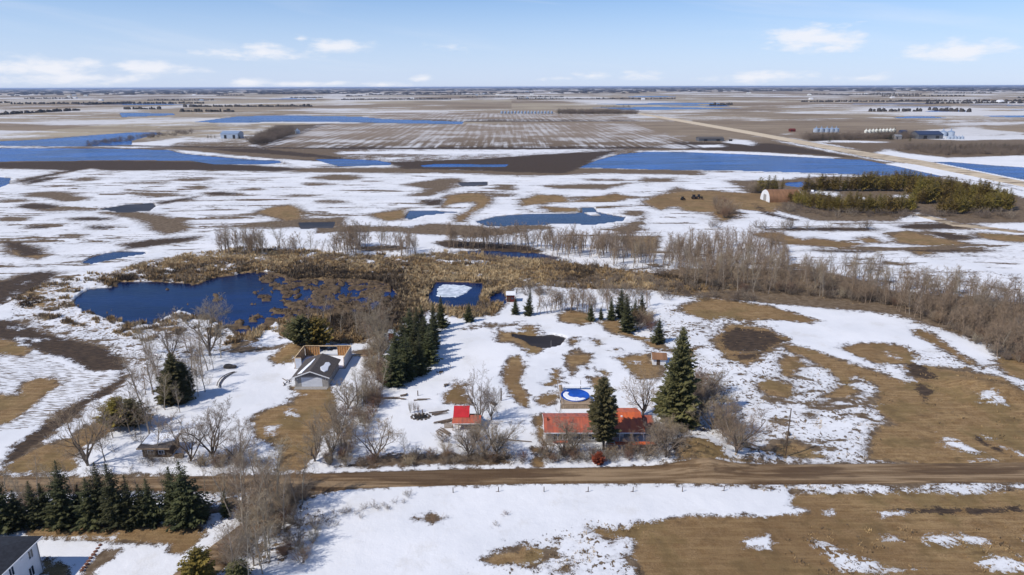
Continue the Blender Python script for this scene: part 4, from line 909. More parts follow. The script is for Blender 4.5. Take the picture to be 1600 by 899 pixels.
for cat in ('tree', 'shrub'):
    L_ = sorted([b for b in BARE if b[7] == cat], key=lambda b: -b[4])
    cap = 262 if cat == 'tree' else 298
    by = {}
    for b in L_[:cap]: by.setdefault(b[6], []).append(b)
    LAB = {}
    for gname, mem in by.items():
        mem.sort(key=lambda b: b[1]/b[2]); n_m = len(mem); md = sorted(b[2] for b in mem)[n_m//2]; mh = sorted(b[4] for b in mem)[n_m//2]
        for i, b in enumerate(mem):
            if n_m == 1: LAB[id(b)] = b[5]; continue
            if i == 0: w_ = 'leftmost one'
            elif i == n_m-1: w_ = 'rightmost one'
            elif n_m <= 12: w_ = ['', 'second', 'third', 'fourth', 'fifth', 'sixth', 'seventh', 'eighth', 'ninth', 'tenth', 'eleventh'][i]+' from the left'
            else:
                w_ = ['left end', 'left part', 'left of its middle', 'middle', 'right of its middle', 'right part', 'right end'][int(i/n_m*7)]+', '+('near side' if b[2] < md else 'far side')+', '+('taller' if b[4] > mh else 'shorter')
            while len((b[5]+', '+w_).split()) > 16 and ', ' in w_: w_ = w_.rsplit(', ', 1)[0]
            LAB[id(b)] = b[5]+', '+w_ if len((b[5]+', '+w_).split()) <= 16 else b[5]
    for b in L_[:cap]:
        key, x, y, h, hp, lab, grp, ct, nm = b; lab = LAB[id(b)]
        w = 1.12 if key[0] == 'poplar' else 1.15 if key[0] == 'maple' else 1.1
        plant(key, 0, 0, 0, nm, lab, ct, grp, wide=w, single=hp < 34, at=(x, y), hm=h)
    for small in (False, True):
        V, Fc, off = [], [], 0
        rest = [b for b in L_[cap:] if (b[4] <= 16) == small]
        for n_, b in enumerate(rest):
            key, x, y, h, hp = b[:5]
            if cat == 'tree' and hp > 16: T_, C_ = LOD[n_ % 3]
            else: T_, C_ = PROT[('lowshrub', n_ % 2)][2:4]
            if ('a', id(T_)) not in PROT:
                va, fa = T_.arr(); vb, fb = C_.arr(); PROT[('a', id(T_))] = (np.vstack([va, vb]), np.vstack([fa, fb+len(va)]))
            v, f = PROT[('a', id(T_))]
            a = rnd.random()*6.28; c_, s_ = math.cos(a), math.sin(a); w = 1.3*h*(1.0 if hp > 16 else 1.25)
            vv = np.stack([(v[:, 0]*c_-v[:, 1]*s_)*w+x, (v[:, 0]*s_+v[:, 1]*c_)*w+y, v[:, 2]*h+ground_z(x, y)-.05], 1)
            V.append(vv); Fc.append(f+off); off += len(v)
        if rest:
            m_ = bpy.data.meshes.new('far_bare_'+cat+'s'); np_mesh(m_, np.vstack(V), np.vstack(Fc), 3); m_.materials.append(mat('dull_distant_twigs', (.17, .13, .10), .9, .3, .02) if small else twigg if cat == 'shrub' else twig)
            o = link(bpy.data.objects.new('far_bare_trees' if cat == 'tree' else 'far_bare_shrubs', m_)); o['kind'] = 'stuff'
            tagit(o, ('mass of tiny bare trees in the distant farm groves' if small else 'mass of smaller bare trees filling the belts beyond the marsh') if cat == 'tree' else 'mass of tiny brown shrubs in the most distant belts' if small else 'mass of smaller bare shrubs along the far belts', 'trees' if cat == 'tree' else 'shrubs')
        print(cat, len(L_), 'stuff', len(rest), 'tris', sum(len(f) for f in Fc))

# ------------------------------------------------------------------ reeds of the marsh, dry grass, seen as a mass
def tufts(name, label, test, n_try, bounds, hgt, wid, blades, mats, seed, cap):
    rg = np.random.RandomState(seed); px = rg.uniform(bounds[0], bounds[2], n_try); py = rg.uniform(bounds[1], bounds[3], n_try)
    V, Fc, mi = [], [], []; k = 0
    for a, b in zip(px, py):
        if k >= cap: break
        x, y = G(a, b)
        ok, sc_, *bi = test(a, b, x, y)
        if not ok: continue
        k += 1; z = ground_z(x, y); h = hgt*sc_*rg.uniform(.6, 1.4); m = int(np.clip(vnoise(np.array([x/12]), np.array([y/12]), 21, 3)[0]*len(mats)*1.5-.25*len(mats)+rg.uniform(-.8, .8)+(bi[0] if bi else 0), 0, len(mats)-1))
        lean = rg.uniform(-.5, .5, 2)*h*.5
        for j in range(blades):
            an = rg.uniform(0, 6.28); rr = wid*rg.uniform(.1, 1)*sc_; cx, cy = x+math.cos(an)*rr, y+math.sin(an)*rr; w = wid*.28*sc_*rg.uniform(.6, 1.3)
            ax, ay = math.cos(an+1.57)*w, math.sin(an+1.57)*w; o = len(V)
            hh = h*rg.uniform(.7, 1.1)
            V += [(cx-ax, cy-ay, z-.1), (cx+ax, cy+ay, z-.1), (cx+lean[0]+math.cos(an)*rr*.8+ax*.3, cy+lean[1]+math.sin(an)*rr*.8, z+hh)]
            Fc.append((o, o+1, o+2)); mi.append(m)
    m_ = bpy.data.meshes.new(name); np_mesh(m_, np.array(V), np.array(Fc), 3)
    for q in mats: m_.materials.append(q)
    m_.polygons.foreach_set('material_index', np.array(mi, np.int32))
    o = link(bpy.data.objects.new(name, m_)); o['kind'] = 'stuff'; tagit(o, label, 'reeds' if 'reed' in name else 'grass'); print(name, k)
def t_marsh(a, b, x, y):
    if F_at('marsh', x, y) < 0 or F_at('road', x, y) > -4: return False, 0
    w = F_at('water', x, y); isl = F_at('isl', x, y)
    if w > 0 and isl < .5: return False, 0
    edge = F_at('snow', x, y) > 0
    if isl > .5 and hash((round(a*7), round(b*5))) % 3: return False, 0
    if edge and vnoise(np.array([x/3]), np.array([y/3]), 3, 2)[0] < .62: return False, 0
    a += (hash((round(a*13), round(b*9))) % 100-50)*.9; b += (hash((round(b*17), round(a*3))) % 100-50)*.2
    bias = -3.0 if isl > .5 and (round(a*b) % 5) else -2.2 if (440 < a < 650 and 416 < b < 520) else 2.4 if (b < 420 and a < 900) or (635 < a < 790 and b > 425) else 0
    return True, (1.25 if -10 < w < 0 else 1.0)*(.5 if isl > .5 else 1)*(.5+.9*vnoise(np.array([x/7]), np.array([y/7]), 9, 2)[0]), bias
tufts('marsh_reeds', 'tan and brown dead reeds filling the marsh around the ponds', t_marsh, 60000, (20, 385, 1180, 548), 1.0, .6, 9, [strawd, strawd, strawm, strawg, strawm, strawl], 1, 34000)
def t_dry(a, b, x, y):
    s = F_at('speck', x, y)
    if s < .4 or F_at('road', x, y) > -4 or F_at('water', x, y) > -2: return False, 0
    return vnoise(np.array([x/2]), np.array([y/2]), 14, 2)[0] > .6, 1
tufts('dry_grass', 'dry brown grass tussocks poking through thin snow', t_dry, 26000, (0, 425, 1620, 905), .32, .3, 5, [strawm, strawd], 2, 8000)
# ------------------------------------------------------------------ buildings and yard things
def Gz(px, py, z=0.0):
    d = CF + CR*(px-800)/FPX - CU*(py-449.5)/FPX; t = (z-H)/d[2]; return np.array([t*d[0], t*d[1]])
def on_x(px, py, Xp):
    d = CF + CR*(px-800)/FPX - CU*(py-449.5)/FPX; t = Xp/d[0]; return t*d[1], H+t*d[2]
class BM:
    """boxes, prisms and rods gathered into one mesh of one part"""
    def __init__(s): s.b = bmesh.new()
    def box(s, x0, x1, y0, y1, z0, z1):
        v = [s.b.verts.new(p) for p in [(x0,y0,z0),(x1,y0,z0),(x1,y1,z0),(x0,y1,z0),(x0,y0,z1),(x1,y0,z1),(x1,y1,z1),(x0,y1,z1)]]
        for f in [(0,3,2,1),(4,5,6,7),(0,1,5,4),(1,2,6,5),(2,3,7,6),(3,0,4,7)]: s.b.faces.new([v[i] for i in f])
        return s
    def prism(s, pts, axis, a, b):
        """outline pts in the plane across axis ('x': (y,z), 'y': (x,z), 'z': (x,y)), pushed from a to b"""
        mk = {'x': lambda p, t: (t, p[0], p[1]), 'y': lambda p, t: (p[0], t, p[1]), 'z': lambda p, t: (p[0], p[1], t)}[axis]
        A_ = [s.b.verts.new(mk(p, a)) for p in pts]; B_ = [s.b.verts.new(mk(p, b)) for p in pts]; n = len(pts)
        s.b.faces.new(A_); s.b.faces.new(B_[::-1])
        for i in range(n): s.b.faces.new([A_[i], B_[i], B_[(i+1) % n], A_[(i+1) % n]])
        return s
    def rod(s, p, q, r, r2=None, n=8):
        p, q = Vector(p), Vector(q); d = (q-p).normalized(); e = Vector((0, 0, 1)) if abs(d.z) < .9 else Vector((1, 0, 0)); u = d.cross(e).normalized(); w = d.cross(u); r2 = r if r2 is None else r2
        A_ = [s.b.verts.new(p+(u*math.cos(6.2832*i/n)+w*math.sin(6.2832*i/n))*r) for i in range(n)]
        B_ = [s.b.verts.new(q+(u*math.cos(6.2832*i/n)+w*math.sin(6.2832*i/n))*r2) for i in range(n)]
        s.b.faces.new(A_); s.b.faces.new(B_[::-1])
        for i in range(n): s.b.faces.new([A_[i], B_[i], B_[(i+1) % n], A_[(i+1) % n]])
        return s
    def poly(s, pts):
        s.b.faces.new([s.b.verts.new(p) for p in pts]); return s
    def blob(s, c, r, seed=0, sub=2, rough=.25):
        rg = random.Random(seed); ret = bmesh.ops.create_icosphere(s.b, subdivisions=sub, radius=1)
        for v in ret['verts']:
            k = 1+rg.uniform(-rough, rough); v.co = Vector((c[0]+v.co.x*r[0]*k, c[1]+v.co.y*r[1]*k, c[2]+v.co.z*r[2]*k))
        return s
    def done(s, name, m, parent, label=None, bevel=0.0, smooth=False):
        bmesh.ops.recalc_face_normals(s.b, faces=s.b.faces)
        if bevel: bmesh.ops.bevel(s.b, geom=s.b.edges, offset=bevel, segments=1, affect='EDGES')
        me_ = bpy.data.meshes.new(name); s.b.to_mesh(me_); s.b.free(); me_.materials.append(m)
        if smooth: me_.polygons.foreach_set('use_smooth', np.ones(len(me_.polygons), bool))
        return part(name, me_, parent, label)
def slope(y0, z0, y1, z1, th=.12):    # a roof slab seen from its end
    return [(y0, z0), (y1, z1), (y1, z1+th), (y0, z0+th)]
redroof = mat('red_metal_roof', (.56, .125, .038), .5, .12, .9, stretch=(1, .2, 1), col2=(.40, .09, .04), spec=.35)
fadered = mat('faded_red_metal', (.42, .105, .055), .55, .3, .8, stretch=(2, .3, 1), col2=(.26, .085, .06))
brightred = mat('bright_red_metal', (.50, .028, .034), .5, .12, .8)
siding = mat('grey_weathered_siding', (.33, .31, .29), .8, .3, 1.5, stretch=(3, 3, .4))
darkwood = mat('dark_wood', (.10, .065, .042), .85, .4, 2.0, stretch=(1, 1, 3))
tanwood = mat('tan_wood', (.33, .24, .16), .85, .25, 1.2)
osb = mat('new_sheathing_board', (.48, .235, .085), .8, .25, 2.5)
lumber = mat('fresh_lumber', (.62, .46, .28), .75, .15, 2.0)
wrap = mat('pale_house_wrap', (.55, .57, .62), .6, .1, 1.0)
shingle = mat('brown_black_shingles', (.085, .072, .066), .9, .3, 3.5)
navyroof = mat('charcoal_roof', (.025, .027, .034), .8, .3, 2.0)
whitep = mat('white_paint', (.76, .76, .77), .6, .06, .8)
whiteg = mat('white_garage_metal', (.66, .68, .72), .5, .06, .5)
stone = mat('grey_concrete', (.30, .28, .26), .85, .2, 2.0)
glass = mat('window_glass', (.02, .03, .045), .08, .1, 1.0, spec=.6)
snowm = mat('snow_lying', (.78, .79, .82), .9, .05, .8)
bluem = mat('blue_pool_cover', (.015, .085, .42), .4, .25, .5)
galv = mat('galvanised_steel', (.46, .52, .60), .38, .12, .5, metal=.35)
galvr = mat('blue_grey_steel', (.30, .38, .50), .45, .12, .5, metal=.3)
creamm = mat('cream_steel', (.72, .72, .64), .5, .08, .5)
bluedark = mat('dark_blue_steel_roof', (.035, .05, .10), .6, .1, .5)
rustm = mat('rust_brown_roof', (.24, .125, .065), .7, .25, .3, stretch=(2, .3, 1))
logm = mat('weathered_log', (.16, .12, .09), .9, .35, 3.0)
blackm = mat('black_rubber_and_iron', (.02, .019, .018), .8, .2, 2.0)
rockm = mat('dark_rock', (.11, .09, .075), .9, .4, 1.5)
def window(parent, x, y, z, w, h, axis='y', t=.06, cross=True):
    """frame proud of the wall, pane a little behind it; axis is the way the wall faces (-y or +x)"""
    def bx(b, u0, u1, z0, z1, d0, d1):
        if axis == 'y': b.box(u0, u1, y-d1, y-d0, z0, z1)
        else: b.box(x+d0, x+d1, u0, u1, z0, z1)
    c = x if axis == 'y' else y
    f = BM()
    for u0, u1, z0, z1 in [(c-w/2-.1, c-w/2, z-h/2-.1, z+h/2+.1), (c+w/2, c+w/2+.1, z-h/2-.1, z+h/2+.1), (c-w/2, c+w/2, z+h/2, z+h/2+.1), (c-w/2, c+w/2, z-h/2-.1, z-h/2)]: bx(f, u0, u1, z0, z1, .003, t)
    if cross: bx(f, c-.03, c+.03, z-h/2, z+h/2, .003, t-.012)
    fr = f.done('window', whitep, parent)
    p = BM(); bx(p, c-w/2, c+w/2, z-h/2, z+h/2, .002, .02); p.done('pane', glass, fr)

# --- red-roofed house -------------------------------------------------------
a = G(853, 693); b = G(1003, 693); Wd_ = b[0]-a[0]; mid_ = Wd_*.585
hs = thing('bungalow', 'long low house under a bright red metal roof, behind the narrow brown-green spruce', 'house', (a[0], a[1], ground_z(*a)))
w_ = BM(); w_.prism([(0, 0), (7.6, 0), (7.6, 2.7), (3.8, 3.75), (0, 2.7)], 'x', 0, mid_-.003)
w_.prism([(.0, 0), (9.6, 0), (9.6, 2.85), (5.0, 4.25), (2.4, 2.95+.5), (2.4, 0)], 'x', mid_, mid_+1.2); w_.prism([(2.4, 0), (9.6, 0), (9.6, 2.85), (5.0, 4.2), (2.4, 3.35)], 'x', mid_+1.205, Wd_)
w_.done('wall', siding, hs, 'grey weathered wall')
for (p0, p1, z0, z1, x0, x1, mt, nm) in [(-.55, 3.85, 2.56, 3.80, -.4, mid_-.1, fadered, 'faded left slope of the red roof'), (8.1, 3.85, 2.56, 3.80, -.4, mid_-.1, fadered, None),
        (-.75, 5.0, 2.62, 4.35, mid_-.05, Wd_+.45, redroof, 'bright orange-red right slope'), (10.1, 5.0, 2.75, 4.35, mid_-.05, Wd_+.45, redroof, None)]:
    r_ = BM().prism(slope(p0, z0, p1, z1), 'x', x0, x1).done('roof', mt, hs, nm)
    n = int((x1-x0)/.6); rb = BM()
    for i in range(n+1):
        xx = x0+.02+(x1-x0-.08)*i/n; rb.prism([(p0, z0+.121), (p1, z1+.121), (p1, z1+.16), (p0, z0+.16)], 'x', xx, xx+.04)
    rb.done('roof_seams', mt, r_)['kind'] = 'stuff'
BM().prism([(3.7, 3.92), (4.0, 3.92), (3.85, 4.02)], 'x', -.4, mid_-.1).done('ridge_cap', fadered, hs)
BM().box(-.42, mid_-.1, -.68, -.56, 2.52, 2.66).done('gutter', whitep, hs); BM().box(mid_-.04, Wd_+.45, -.88, -.76, 2.58, 2.74).done('gutter', whitep, hs)
BM().prism(slope(-.58, 2.40, 3.85, 3.64, .14), 'x', -.47, -.403).done('fascia', whitep, hs); BM().prism(slope(8.12, 2.40, 3.85, 3.64, .14), 'x', -.47, -.403).done('fascia', whitep, hs)
BM().rod((.5, 2.9, 3.4), (.5, 2.9, 4.2), .12).done('vent_pipe', blackm, hs); BM().box(Wd_*.8, Wd_*.8+.35, 3.5, 3.85, 3.6, 4.25).done('vent_pipe', whitep, hs)
for x, w in [(1.9, .8), (2.9, .8), (3.9, .8), (7.0, 1.6), (9.3, 1.2)]: window(hs, x, 0, 1.45, w, 1.25, cross=w > 1)
window(hs, mid_+1.2+1.4, 2.4, 1.5, 1.3, 1.1); window(hs, Wd_-1.6, 2.4, 1.5, 1.6, 1.2)
d_ = BM().box(mid_+3.9, mid_+4.85, 2.32, 2.395, 0, 2.05).done('door', whitep, hs); BM().box(mid_+4.7, mid_+4.76, 2.26, 2.318, .95, 1.05).done('handle', blackm, d_)
for x in (mid_+3.4, mid_+6.0, Wd_+.1): BM().box(x, x+.14, -.55, -.41, 0, 2.6).done('post', whitep, hs)
BM().box(1.5, 4.4, -.55, -.05, .35, .6).done('flower_box', fadered, hs, 'red box under the left windows')
# side wing
BM().box(Wd_+.52, Wd_+2.9, 3.2, 6.4, 0, 2.0).done('side_wing', siding, hs); BM().prism(slope(2.6, 1.95, 6.8, 2.7), 'x', Wd_+.47, Wd_+3.2).done('wing_roof', fadered, hs, 'small faded red roof on the right')
s_ = BM().prism([(10.2, 0), (11.6, 0), (11.4, .5), (10.6, .6), (10.2, .5)], 'x', mid_+.5, Wd_-1); s_.done('snow_bank', snowm, hs, 'snow heaped behind the right half')
# red porch before the right half
g_ = G(955, 694); o_ = thing('porch', 'low orange-red porch roof and steps before the right half of the house', 'porch', (g_[0], g_[1]-.3, ground_z(*g_)))
for i in range(9): BM().box(.5+i*.9, 1.37+i*.9, -2.1, -.9, .95, 1.03).done('deck_board', redroof, o_)
for x in (.6, 3.2, 5.8, 8.4): BM().box(x, x+.12, -2.0, -1.88, 0, .94).done('post', darkwood, o_)
for i in range(4): BM().box(-1.0, .3, -2.4+i*.35, -2.1+i*.35, .1+i*.2, .2+i*.2).done('step', redroof, o_)
BM().box(2.2, 2.6, -2.25, -2.15, .2, .6).done('lamp', whitep, o_)
# deck and pool
a = G(877, 640); b = G(924.5, 638.5); c = Gz(874.5, 604.5, 1.1); Wk = b[0]-a[0]; Dk = 11.5
dk = thing('pool_deck', 'tan wooden deck on posts around the blue-covered pool', 'deck', (a[0], a[1], ground_z(*a)))
n = int(Wk/.24)
pm_ = {}
for i in range(n):
    x0 = Wk*i/n; o = BM().box(x0, x0+Wk/n-.025, 0, 3.3, 1.08, 1.14) if i == 0 else None
    if o: first = o.done('deck_board', tanwood, dk)
    else:
        q = first.copy(); col_.objects.link(q); q.parent = dk; q.location = (x0, 0, 0)
BM().box(-.0, Wk, .02, .1, .82, 1.075).done('rim_joist', darkwood, dk); BM().box(0, .1, .11, 10.5, .82, 1.075).done('rim_joist', darkwood, dk)
BM().box(.0, .9, 3.32, 10.5, 1.085, 1.14).done('side_walk', tanwood, dk); BM().box(.0, Wk, 9.8, 10.7, 1.08, 1.135).done('back_walk', snowm, dk, 'snow-covered back edge')
for i in range(7):
    for y in (.12, 3.2): BM().box(Wk*i/6-.06, Wk*i/6+.06, y, y+.12, 0, .81 if y < 1 else 1.07).done('post', darkwood, dk)
for i in range(14): 
    x0 = Wk*i/14; BM().box(x0, x0+Wk/14-.03, -.03, .015, .05, 1.0).done('skirt_board', tanwood, dk)
for p in [(0, 0), (0, 5.2), (0, 10.6), (Wk*.8, 10.6)]: BM().box(p[0]-.2, p[0]-.1, p[1], p[1]+.1, 0, 2.2).done('rail_post', darkwood, dk)
BM().box(-.18, -.12, 0, 10.6, 2.05, 2.13).done('hand_rail', whitep, dk)
pc = Gz(898.5, 618.5, 1.35); po = thing('swimming_pool', 'round pool above ground under a blue cover with a crescent of snow', 'pool', (pc[0], pc[1], ground_z(*pc)))
R = 21.5/FPX*depth(898, 626)
def ring(r0_, r1_, z0, z1, n=40):
    b_ = BM()
    for i in range(n):
        a0, a1 = 6.28318*i/n, 6.28318*(i+1)/n
        P4 = [(r0_*math.cos(a0), r0_*math.sin(a0)), (r1_*math.cos(a0), r1_*math.sin(a0)), (r1_*math.cos(a1), r1_*math.sin(a1)), (r0_*math.cos(a1), r0_*math.sin(a1))]
        for (u, v) in ((0, 1), (1, 2), (2, 3), (3, 0)):
            if (u, v) in ((0, 1), (2, 3)): continue
            b_.poly([(*P4[u], z0), (*P4[v], z0), (*P4[v], z1), (*P4[u], z1)])
        b_.poly([(*p, z1) for p in P4])
    bmesh.ops.remove_doubles(b_.b, verts=b_.b.verts, dist=.001); return b_
ring(R-.06, R, 0, 1.3).done('pool_wall', whiteg, po); ring(R-.12, R+.1, 1.302, 1.42).done('rim', bluem, po, 'blue rim with pale edge')
cv_ = BM(); N = 40
for k in range(10):
    for i in range(N):
        a0, a1 = 6.28318*i/N, 6.28318*(i+1)/N; ra, rb_ = (R-.13)*k/10, (R-.13)*(k+1)/10
        z_ = lambda r, a: 1.30-.22*(1-(r/R)**2)+.03*math.sin(3*a+r*2)+.02*math.sin(7*a)
        P4 = [(r*math.cos(a), r*math.sin(a), z_(r, a)) for r, a in ((ra, a0), (rb_, a0), (rb_, a1), (ra, a1))]
        cv_.poly(P4 if k else P4[1:] if False else [P4[0], P4[1], P4[2]])
bmesh.ops.remove_doubles(cv_.b, verts=cv_.b.verts, dist=.001); cov = cv_.done('cover', bluem, po, smooth=True)
def patch(pts, zf, th, name, m, parent, label=None):
    """thick irregular sheet: outline with rounded top"""
    P_ = np.array(pts); c_ = P_.mean(0); b_ = BM()
    low = [b_.b.verts.new((x, y, zf(x, y))) for x, y in P_]; up_ = [b_.b.verts.new((c_[0]+(x-c_[0])*.93, c_[1]+(y-c_[1])*.93, zf(x, y)+th)) for x, y in P_]
    n = len(low)
    for i in range(n): b_.b.faces.new([low[i], low[(i+1) % n], up_[(i+1) % n], up_[i]])
    f = b_.b.faces.new(up_); bmesh.ops.triangulate(b_.b, faces=[f])
    return b_.done(name, m, parent, label)
zc = lambda x, y: 1.32-.22*max(0, 1-(math.hypot(x, y)/R)**2)
r = R*.9; crescent = [(-.72*r, .70*r), (-.45*r, .66*r), (-.62*r, .30*r), (-.45*r, -.1*r), (-.1*r, -.28*r), (.2*r, -.25*r), (.42*r, -.5*r), (.62*r, -.45*r), (.8*r, -.55*r), (.55*r, -.8*r), (.15*r, -.97*r), (-.35*r, -.9*r), (-.72*r, -.62*r), (-.93*r, -.1*r), (-.95*r, .3*r)]
patch(crescent, zc, .10, 'snow_patch', snowm, po)
for i in range(16):
    a0 = 6.28318*i/16; BM().box(R*math.cos(a0)-.05, R*math.cos(a0)+.05, R*math.sin(a0)-.05, R*math.sin(a0)+.05, .02, 1.30).done('upright', whiteg, po)
ld = BM()
for x in (-.25, .25): ld.rod((x, -R+.1, 1.2), (x, -R-.25, 1.2), .03).rod((x, -R+.1, 1.2), (x, -R+.1, 2.1), .03)
for i in range(3): ld.rod((-.25, -R+.1, 1.45+i*.28), (.25, -R+.1, 1.45+i*.28), .025)
ld.done('ladder', whitep, po)
g_ = G(928, 634); o_ = thing('tarpaulin_heap', 'small heap under blue tarpaulin right of the pool', 'tarpaulin', (g_[0], g_[1], 0)); BM().blob((0, 0, .5), (1.0, .9, .7), 3, 2, .12).done('cover_sheet', bluem, o_, smooth=True); BM().box(-.7, .7, -.5, .5, -.1, .25).done('pallet', tanwood, o_)

# --- garage -----------------------------------------------------------------
a = G(461.8, 605); b = G(513.4, 605); gw = b[0]-a[0]; gh = height_of(487, 605, 588.8)*1.0
gx = thing('garage', 'dark-shingled garage with two long snow patches on its roof and a white door', 'garage', (a[0], a[1], ground_z(*a)))
gd = 10.5; ap = height_of(487, 605, 579.2)
hw_ = .14
BM().box(0, gw*.185, 0, .18, 0, gh).done('wall', siding, gx); BM().box(gw*.82, gw, 0, .18, 0, gh).done('wall', siding, gx)
BM().box(gw*.1855, gw*.8195, 0, .17, 2.45, gh).done('wall', siding, gx)
BM().box(0, .18, .185, gd, 0, gh).done('wall', siding, gx); BM().box(gw-.18, gw, .185, gd, 0, gh).done('wall', siding, gx); BM().box(.185, gw-.185, gd-.18, gd, 0, gh).done('wall', siding, gx)
BM().prism([(0.02, gh+.004), (gw-.02, gh+.004), (gw/2, ap-.14)], 'y', .02, gd-.02).done('gable', mat('dark_grey_siding', (.17, .16, .16), .8, .2, 2), gx, 'dark gable over the door')
dr = BM().box(gw*.186, gw*.819, .06, .12, .02, 2.445).done('garage_door', whiteg, gx)
for i in range(4): BM().box(gw*.186+.02, gw*.819-.02, .03, .058, .05+i*.6, .05+i*.6+.56).done('door_panel', whiteg, dr)
BM().box(0, gw, -1.6, -.02, -.05, .06).done('apron', tanwood if False else stone, gx)
for sg in (-1, 1):
    e0 = gw/2+sg*(gw/2+.55); sl = [(gw/2, ap-.12), (e0, gh-.22), (e0, gh-.06), (gw/2, ap+.04)]
    if sg > 0: sl = [(x+.002, z) for x, z in sl]
    r_ = BM().prism(sl, 'y', -.62, gd+.4).done('roof', shingle, gx)
    BM().prism([(gw/2+.003*sg, ap-.25), (e0, gh-.35), (e0, gh-.10), (gw/2+.003*sg, ap)], 'y', -.70, -.625).done('fascia', whitep, gx)
    def zr(x, y, sg=sg): return ap+.05+(abs(x-gw/2)/(gw/2+.55))*(gh-.06-ap-.04)
    if sg < 0: pts = [(gw/2-3.5, .4), (gw/2-2.2, .2), (gw/2-1.2, 4.6), (gw/2-1.0, 8.3), (gw/2-1.35, 8.4), (gw/2-2.4, 4.8)]
    else: pts = [(gw/2+2.0, 1.6), (gw/2+2.9, 1.3), (gw/2+3.4, 2.6), (gw/2+3.1, 4.6), (gw/2+3.2, 6.4), (gw/2+2.6, 7.2), (gw/2+1.9, 6.5), (gw/2+1.9, 4.4), (gw/2+1.5, 3.0)]
    patch(pts, zr, .12, 'snow_patch', snowm, r_)
for x in (.6, gw-.7): BM().box(x, x+.15, -.1, -.01, 1.9, 2.15).done('lamp', whitep, gx)
# --- roofless house ---------------------------------------------------------
gy = a[1]+gd+.5
zt = 2.9
pR = Gz(536.3, 560, zt); pB = Gz(545, 541, zt); pL = Gz(467.4, 560, zt)
ux0, ux1, uy1 = pL[0]-1.2, (pR[0]+pB[0])/2+.4, pB[1]; uy0 = gy
uh = thing('unfinished_house', 'roofless unfinished house of open stud walls behind the garage', 'house', (ux0, uy0, ground_z(ux0, uy0)))
uw, ud = ux1-ux0, uy1-uy0
BM().box(-.3, uw+.3, .0, ud+.3, -.1, .12).done('floor_slab', stone, uh); 
patch([(.4, .5), (uw-.4, .4), (uw-.3, ud*.5), (uw-.5, ud-.5), (uw*.45, ud-.3), (.8, ud-1), (.3, ud*.5)], lambda x, y: .11, .12, 'snow_layer', snowm, uh)
def studwall(x0, x1, y, face, zlo=.12, zhi=zt, axis='x'):
    """sheathing outside, studs inside, plates top and bottom"""
    L = x1-x0
    def bx(u0, u1, d0, d1, z0, z1):
        return BM().box(u0, u1, y+d0, y+d1, z0, z1) if axis == 'x' else BM().box(y+d0, y+d1, u0, u1, z0, z1)
    s = 1 if face > 0 else -1
    lo, hi = sorted((0, s*.03)); bx(x0, x1, lo, hi, zlo, zhi).done('sheathing', osb, uh)
    lo, hi = sorted((s*.032, s*.05)); bx(x0, x1, lo, hi, zlo, zhi-.02).done('house_wrap', wrap, uh)
    lo, hi = sorted((-s*.002, -s*.14)); bx(x0, x1, lo, hi, zlo, zlo+.06).done('bottom_plate', lumber, uh)
    lo, hi = sorted((-s*.16, s*.06)); bx(x0, x1, lo, hi, zhi+.002, zhi+.10).done('top_plate', lumber, uh)
    n = max(2, int(L/.6)); lo, hi = sorted((-s*.003, -s*.13)); st_ = None
    for i in range(n+1):
        u = x0+(L-.05)*i/n
        if st_ is None: st_ = bx(x0, x0+.05, lo, hi, zlo+.062, zhi).done('stud', lumber, uh)
        else:
            q = st_.copy(); col_.objects.link(q); q.parent = uh; q.location = (u-x0, 0, 0) if axis == 'x' else (0, u-x0, 0)
studwall(0.2, uw*.325, ud, 1); studwall(uw*.70, uw, ud, 1)
BM().box(uw*.327, uw*.698, ud-.14, ud+.04, zt-.14, zt+.10).done('header_beam', lumber, uh)
studwall(.2, ud-.2, 0, -1, axis='y'); studwall(.2, ud-.2, uw, 1, axis='y')
studwall(0.2, uw*.14, 0, -1)
g_ = G(572, 557); o_ = thing('lumber_outline', 'pale lumber laid in an L right of the roofless house', 'lumber', (g_[0], g_[1], 0))
for q in [(-4.5, 1.6, 0, .25), (1.6, 1.85, -1.6, .25)]: BM().box(q[0], q[1], q[2], q[3], 0, .3).done('beam', lumber, o_)
g_ = G(450, 603); o_ = thing('debris_pile', 'dark snowy scrap pile left of the garage door', 'scrap pile', (g_[0], g_[1], 0))
for i in range(11):
    rg = random.Random(i); x, y = rg.uniform(-1.6, 1.2), rg.uniform(-1, 3.2); an = rg.uniform(0, 3.14); BM().rod((x, y, .15+.1*(i % 4)), (x+1.8*math.cos(an), y+1.8*math.sin(an), .2+.12*(i % 5)), .1, .08, 5).done('board', darkwood if i % 3 else whitep, o_)

# --- bright red shed --------------------------------------------------------
a = G(707.5, 673); k = depth(720, 670)/FPX; sh = thing('cabin_shed', 'small shed with bright red metal roof and faded red porch roof', 'shed', (a[0], a[1], ground_z(*a)))
w1, w2 = 25*k, 43.5*k
BM().box(.15, w1-.1, 2.2, 5.0, 0, 2.35).done('wall', tanwood, sh); BM().box(w1+.0, w2-.2, 2.4, 4.0, 0, 1.9).done('annex_wall', darkwood, sh)
BM().prism(slope(1.5, 2.25, 4.4, 3.5, .1), 'x', 0, w1).done('roof', brightred, sh, 'bright red upper roof'); BM().prism(slope(5.4, 2.7, 4.42, 3.5, .1), 'x', 0, w1).done('roof', brightred, sh)
for i in range(7): BM().prism(slope(1.5, 2.352, 4.4, 3.602, .04), 'x', w1*i/7+.05, w1*i/7+.09).done('roof_rib', brightred, sh)
BM().prism(slope(-.35, 1.72, 1.56, 2.18, .08), 'x', -.1, w1+.05).done('porch_roof', fadered, sh, 'faded red porch roof'); BM().prism(slope(-.3, 1.70, 2.4, 2.32, .08), 'x', w1+.06, w2).done('porch_roof', fadered, sh)
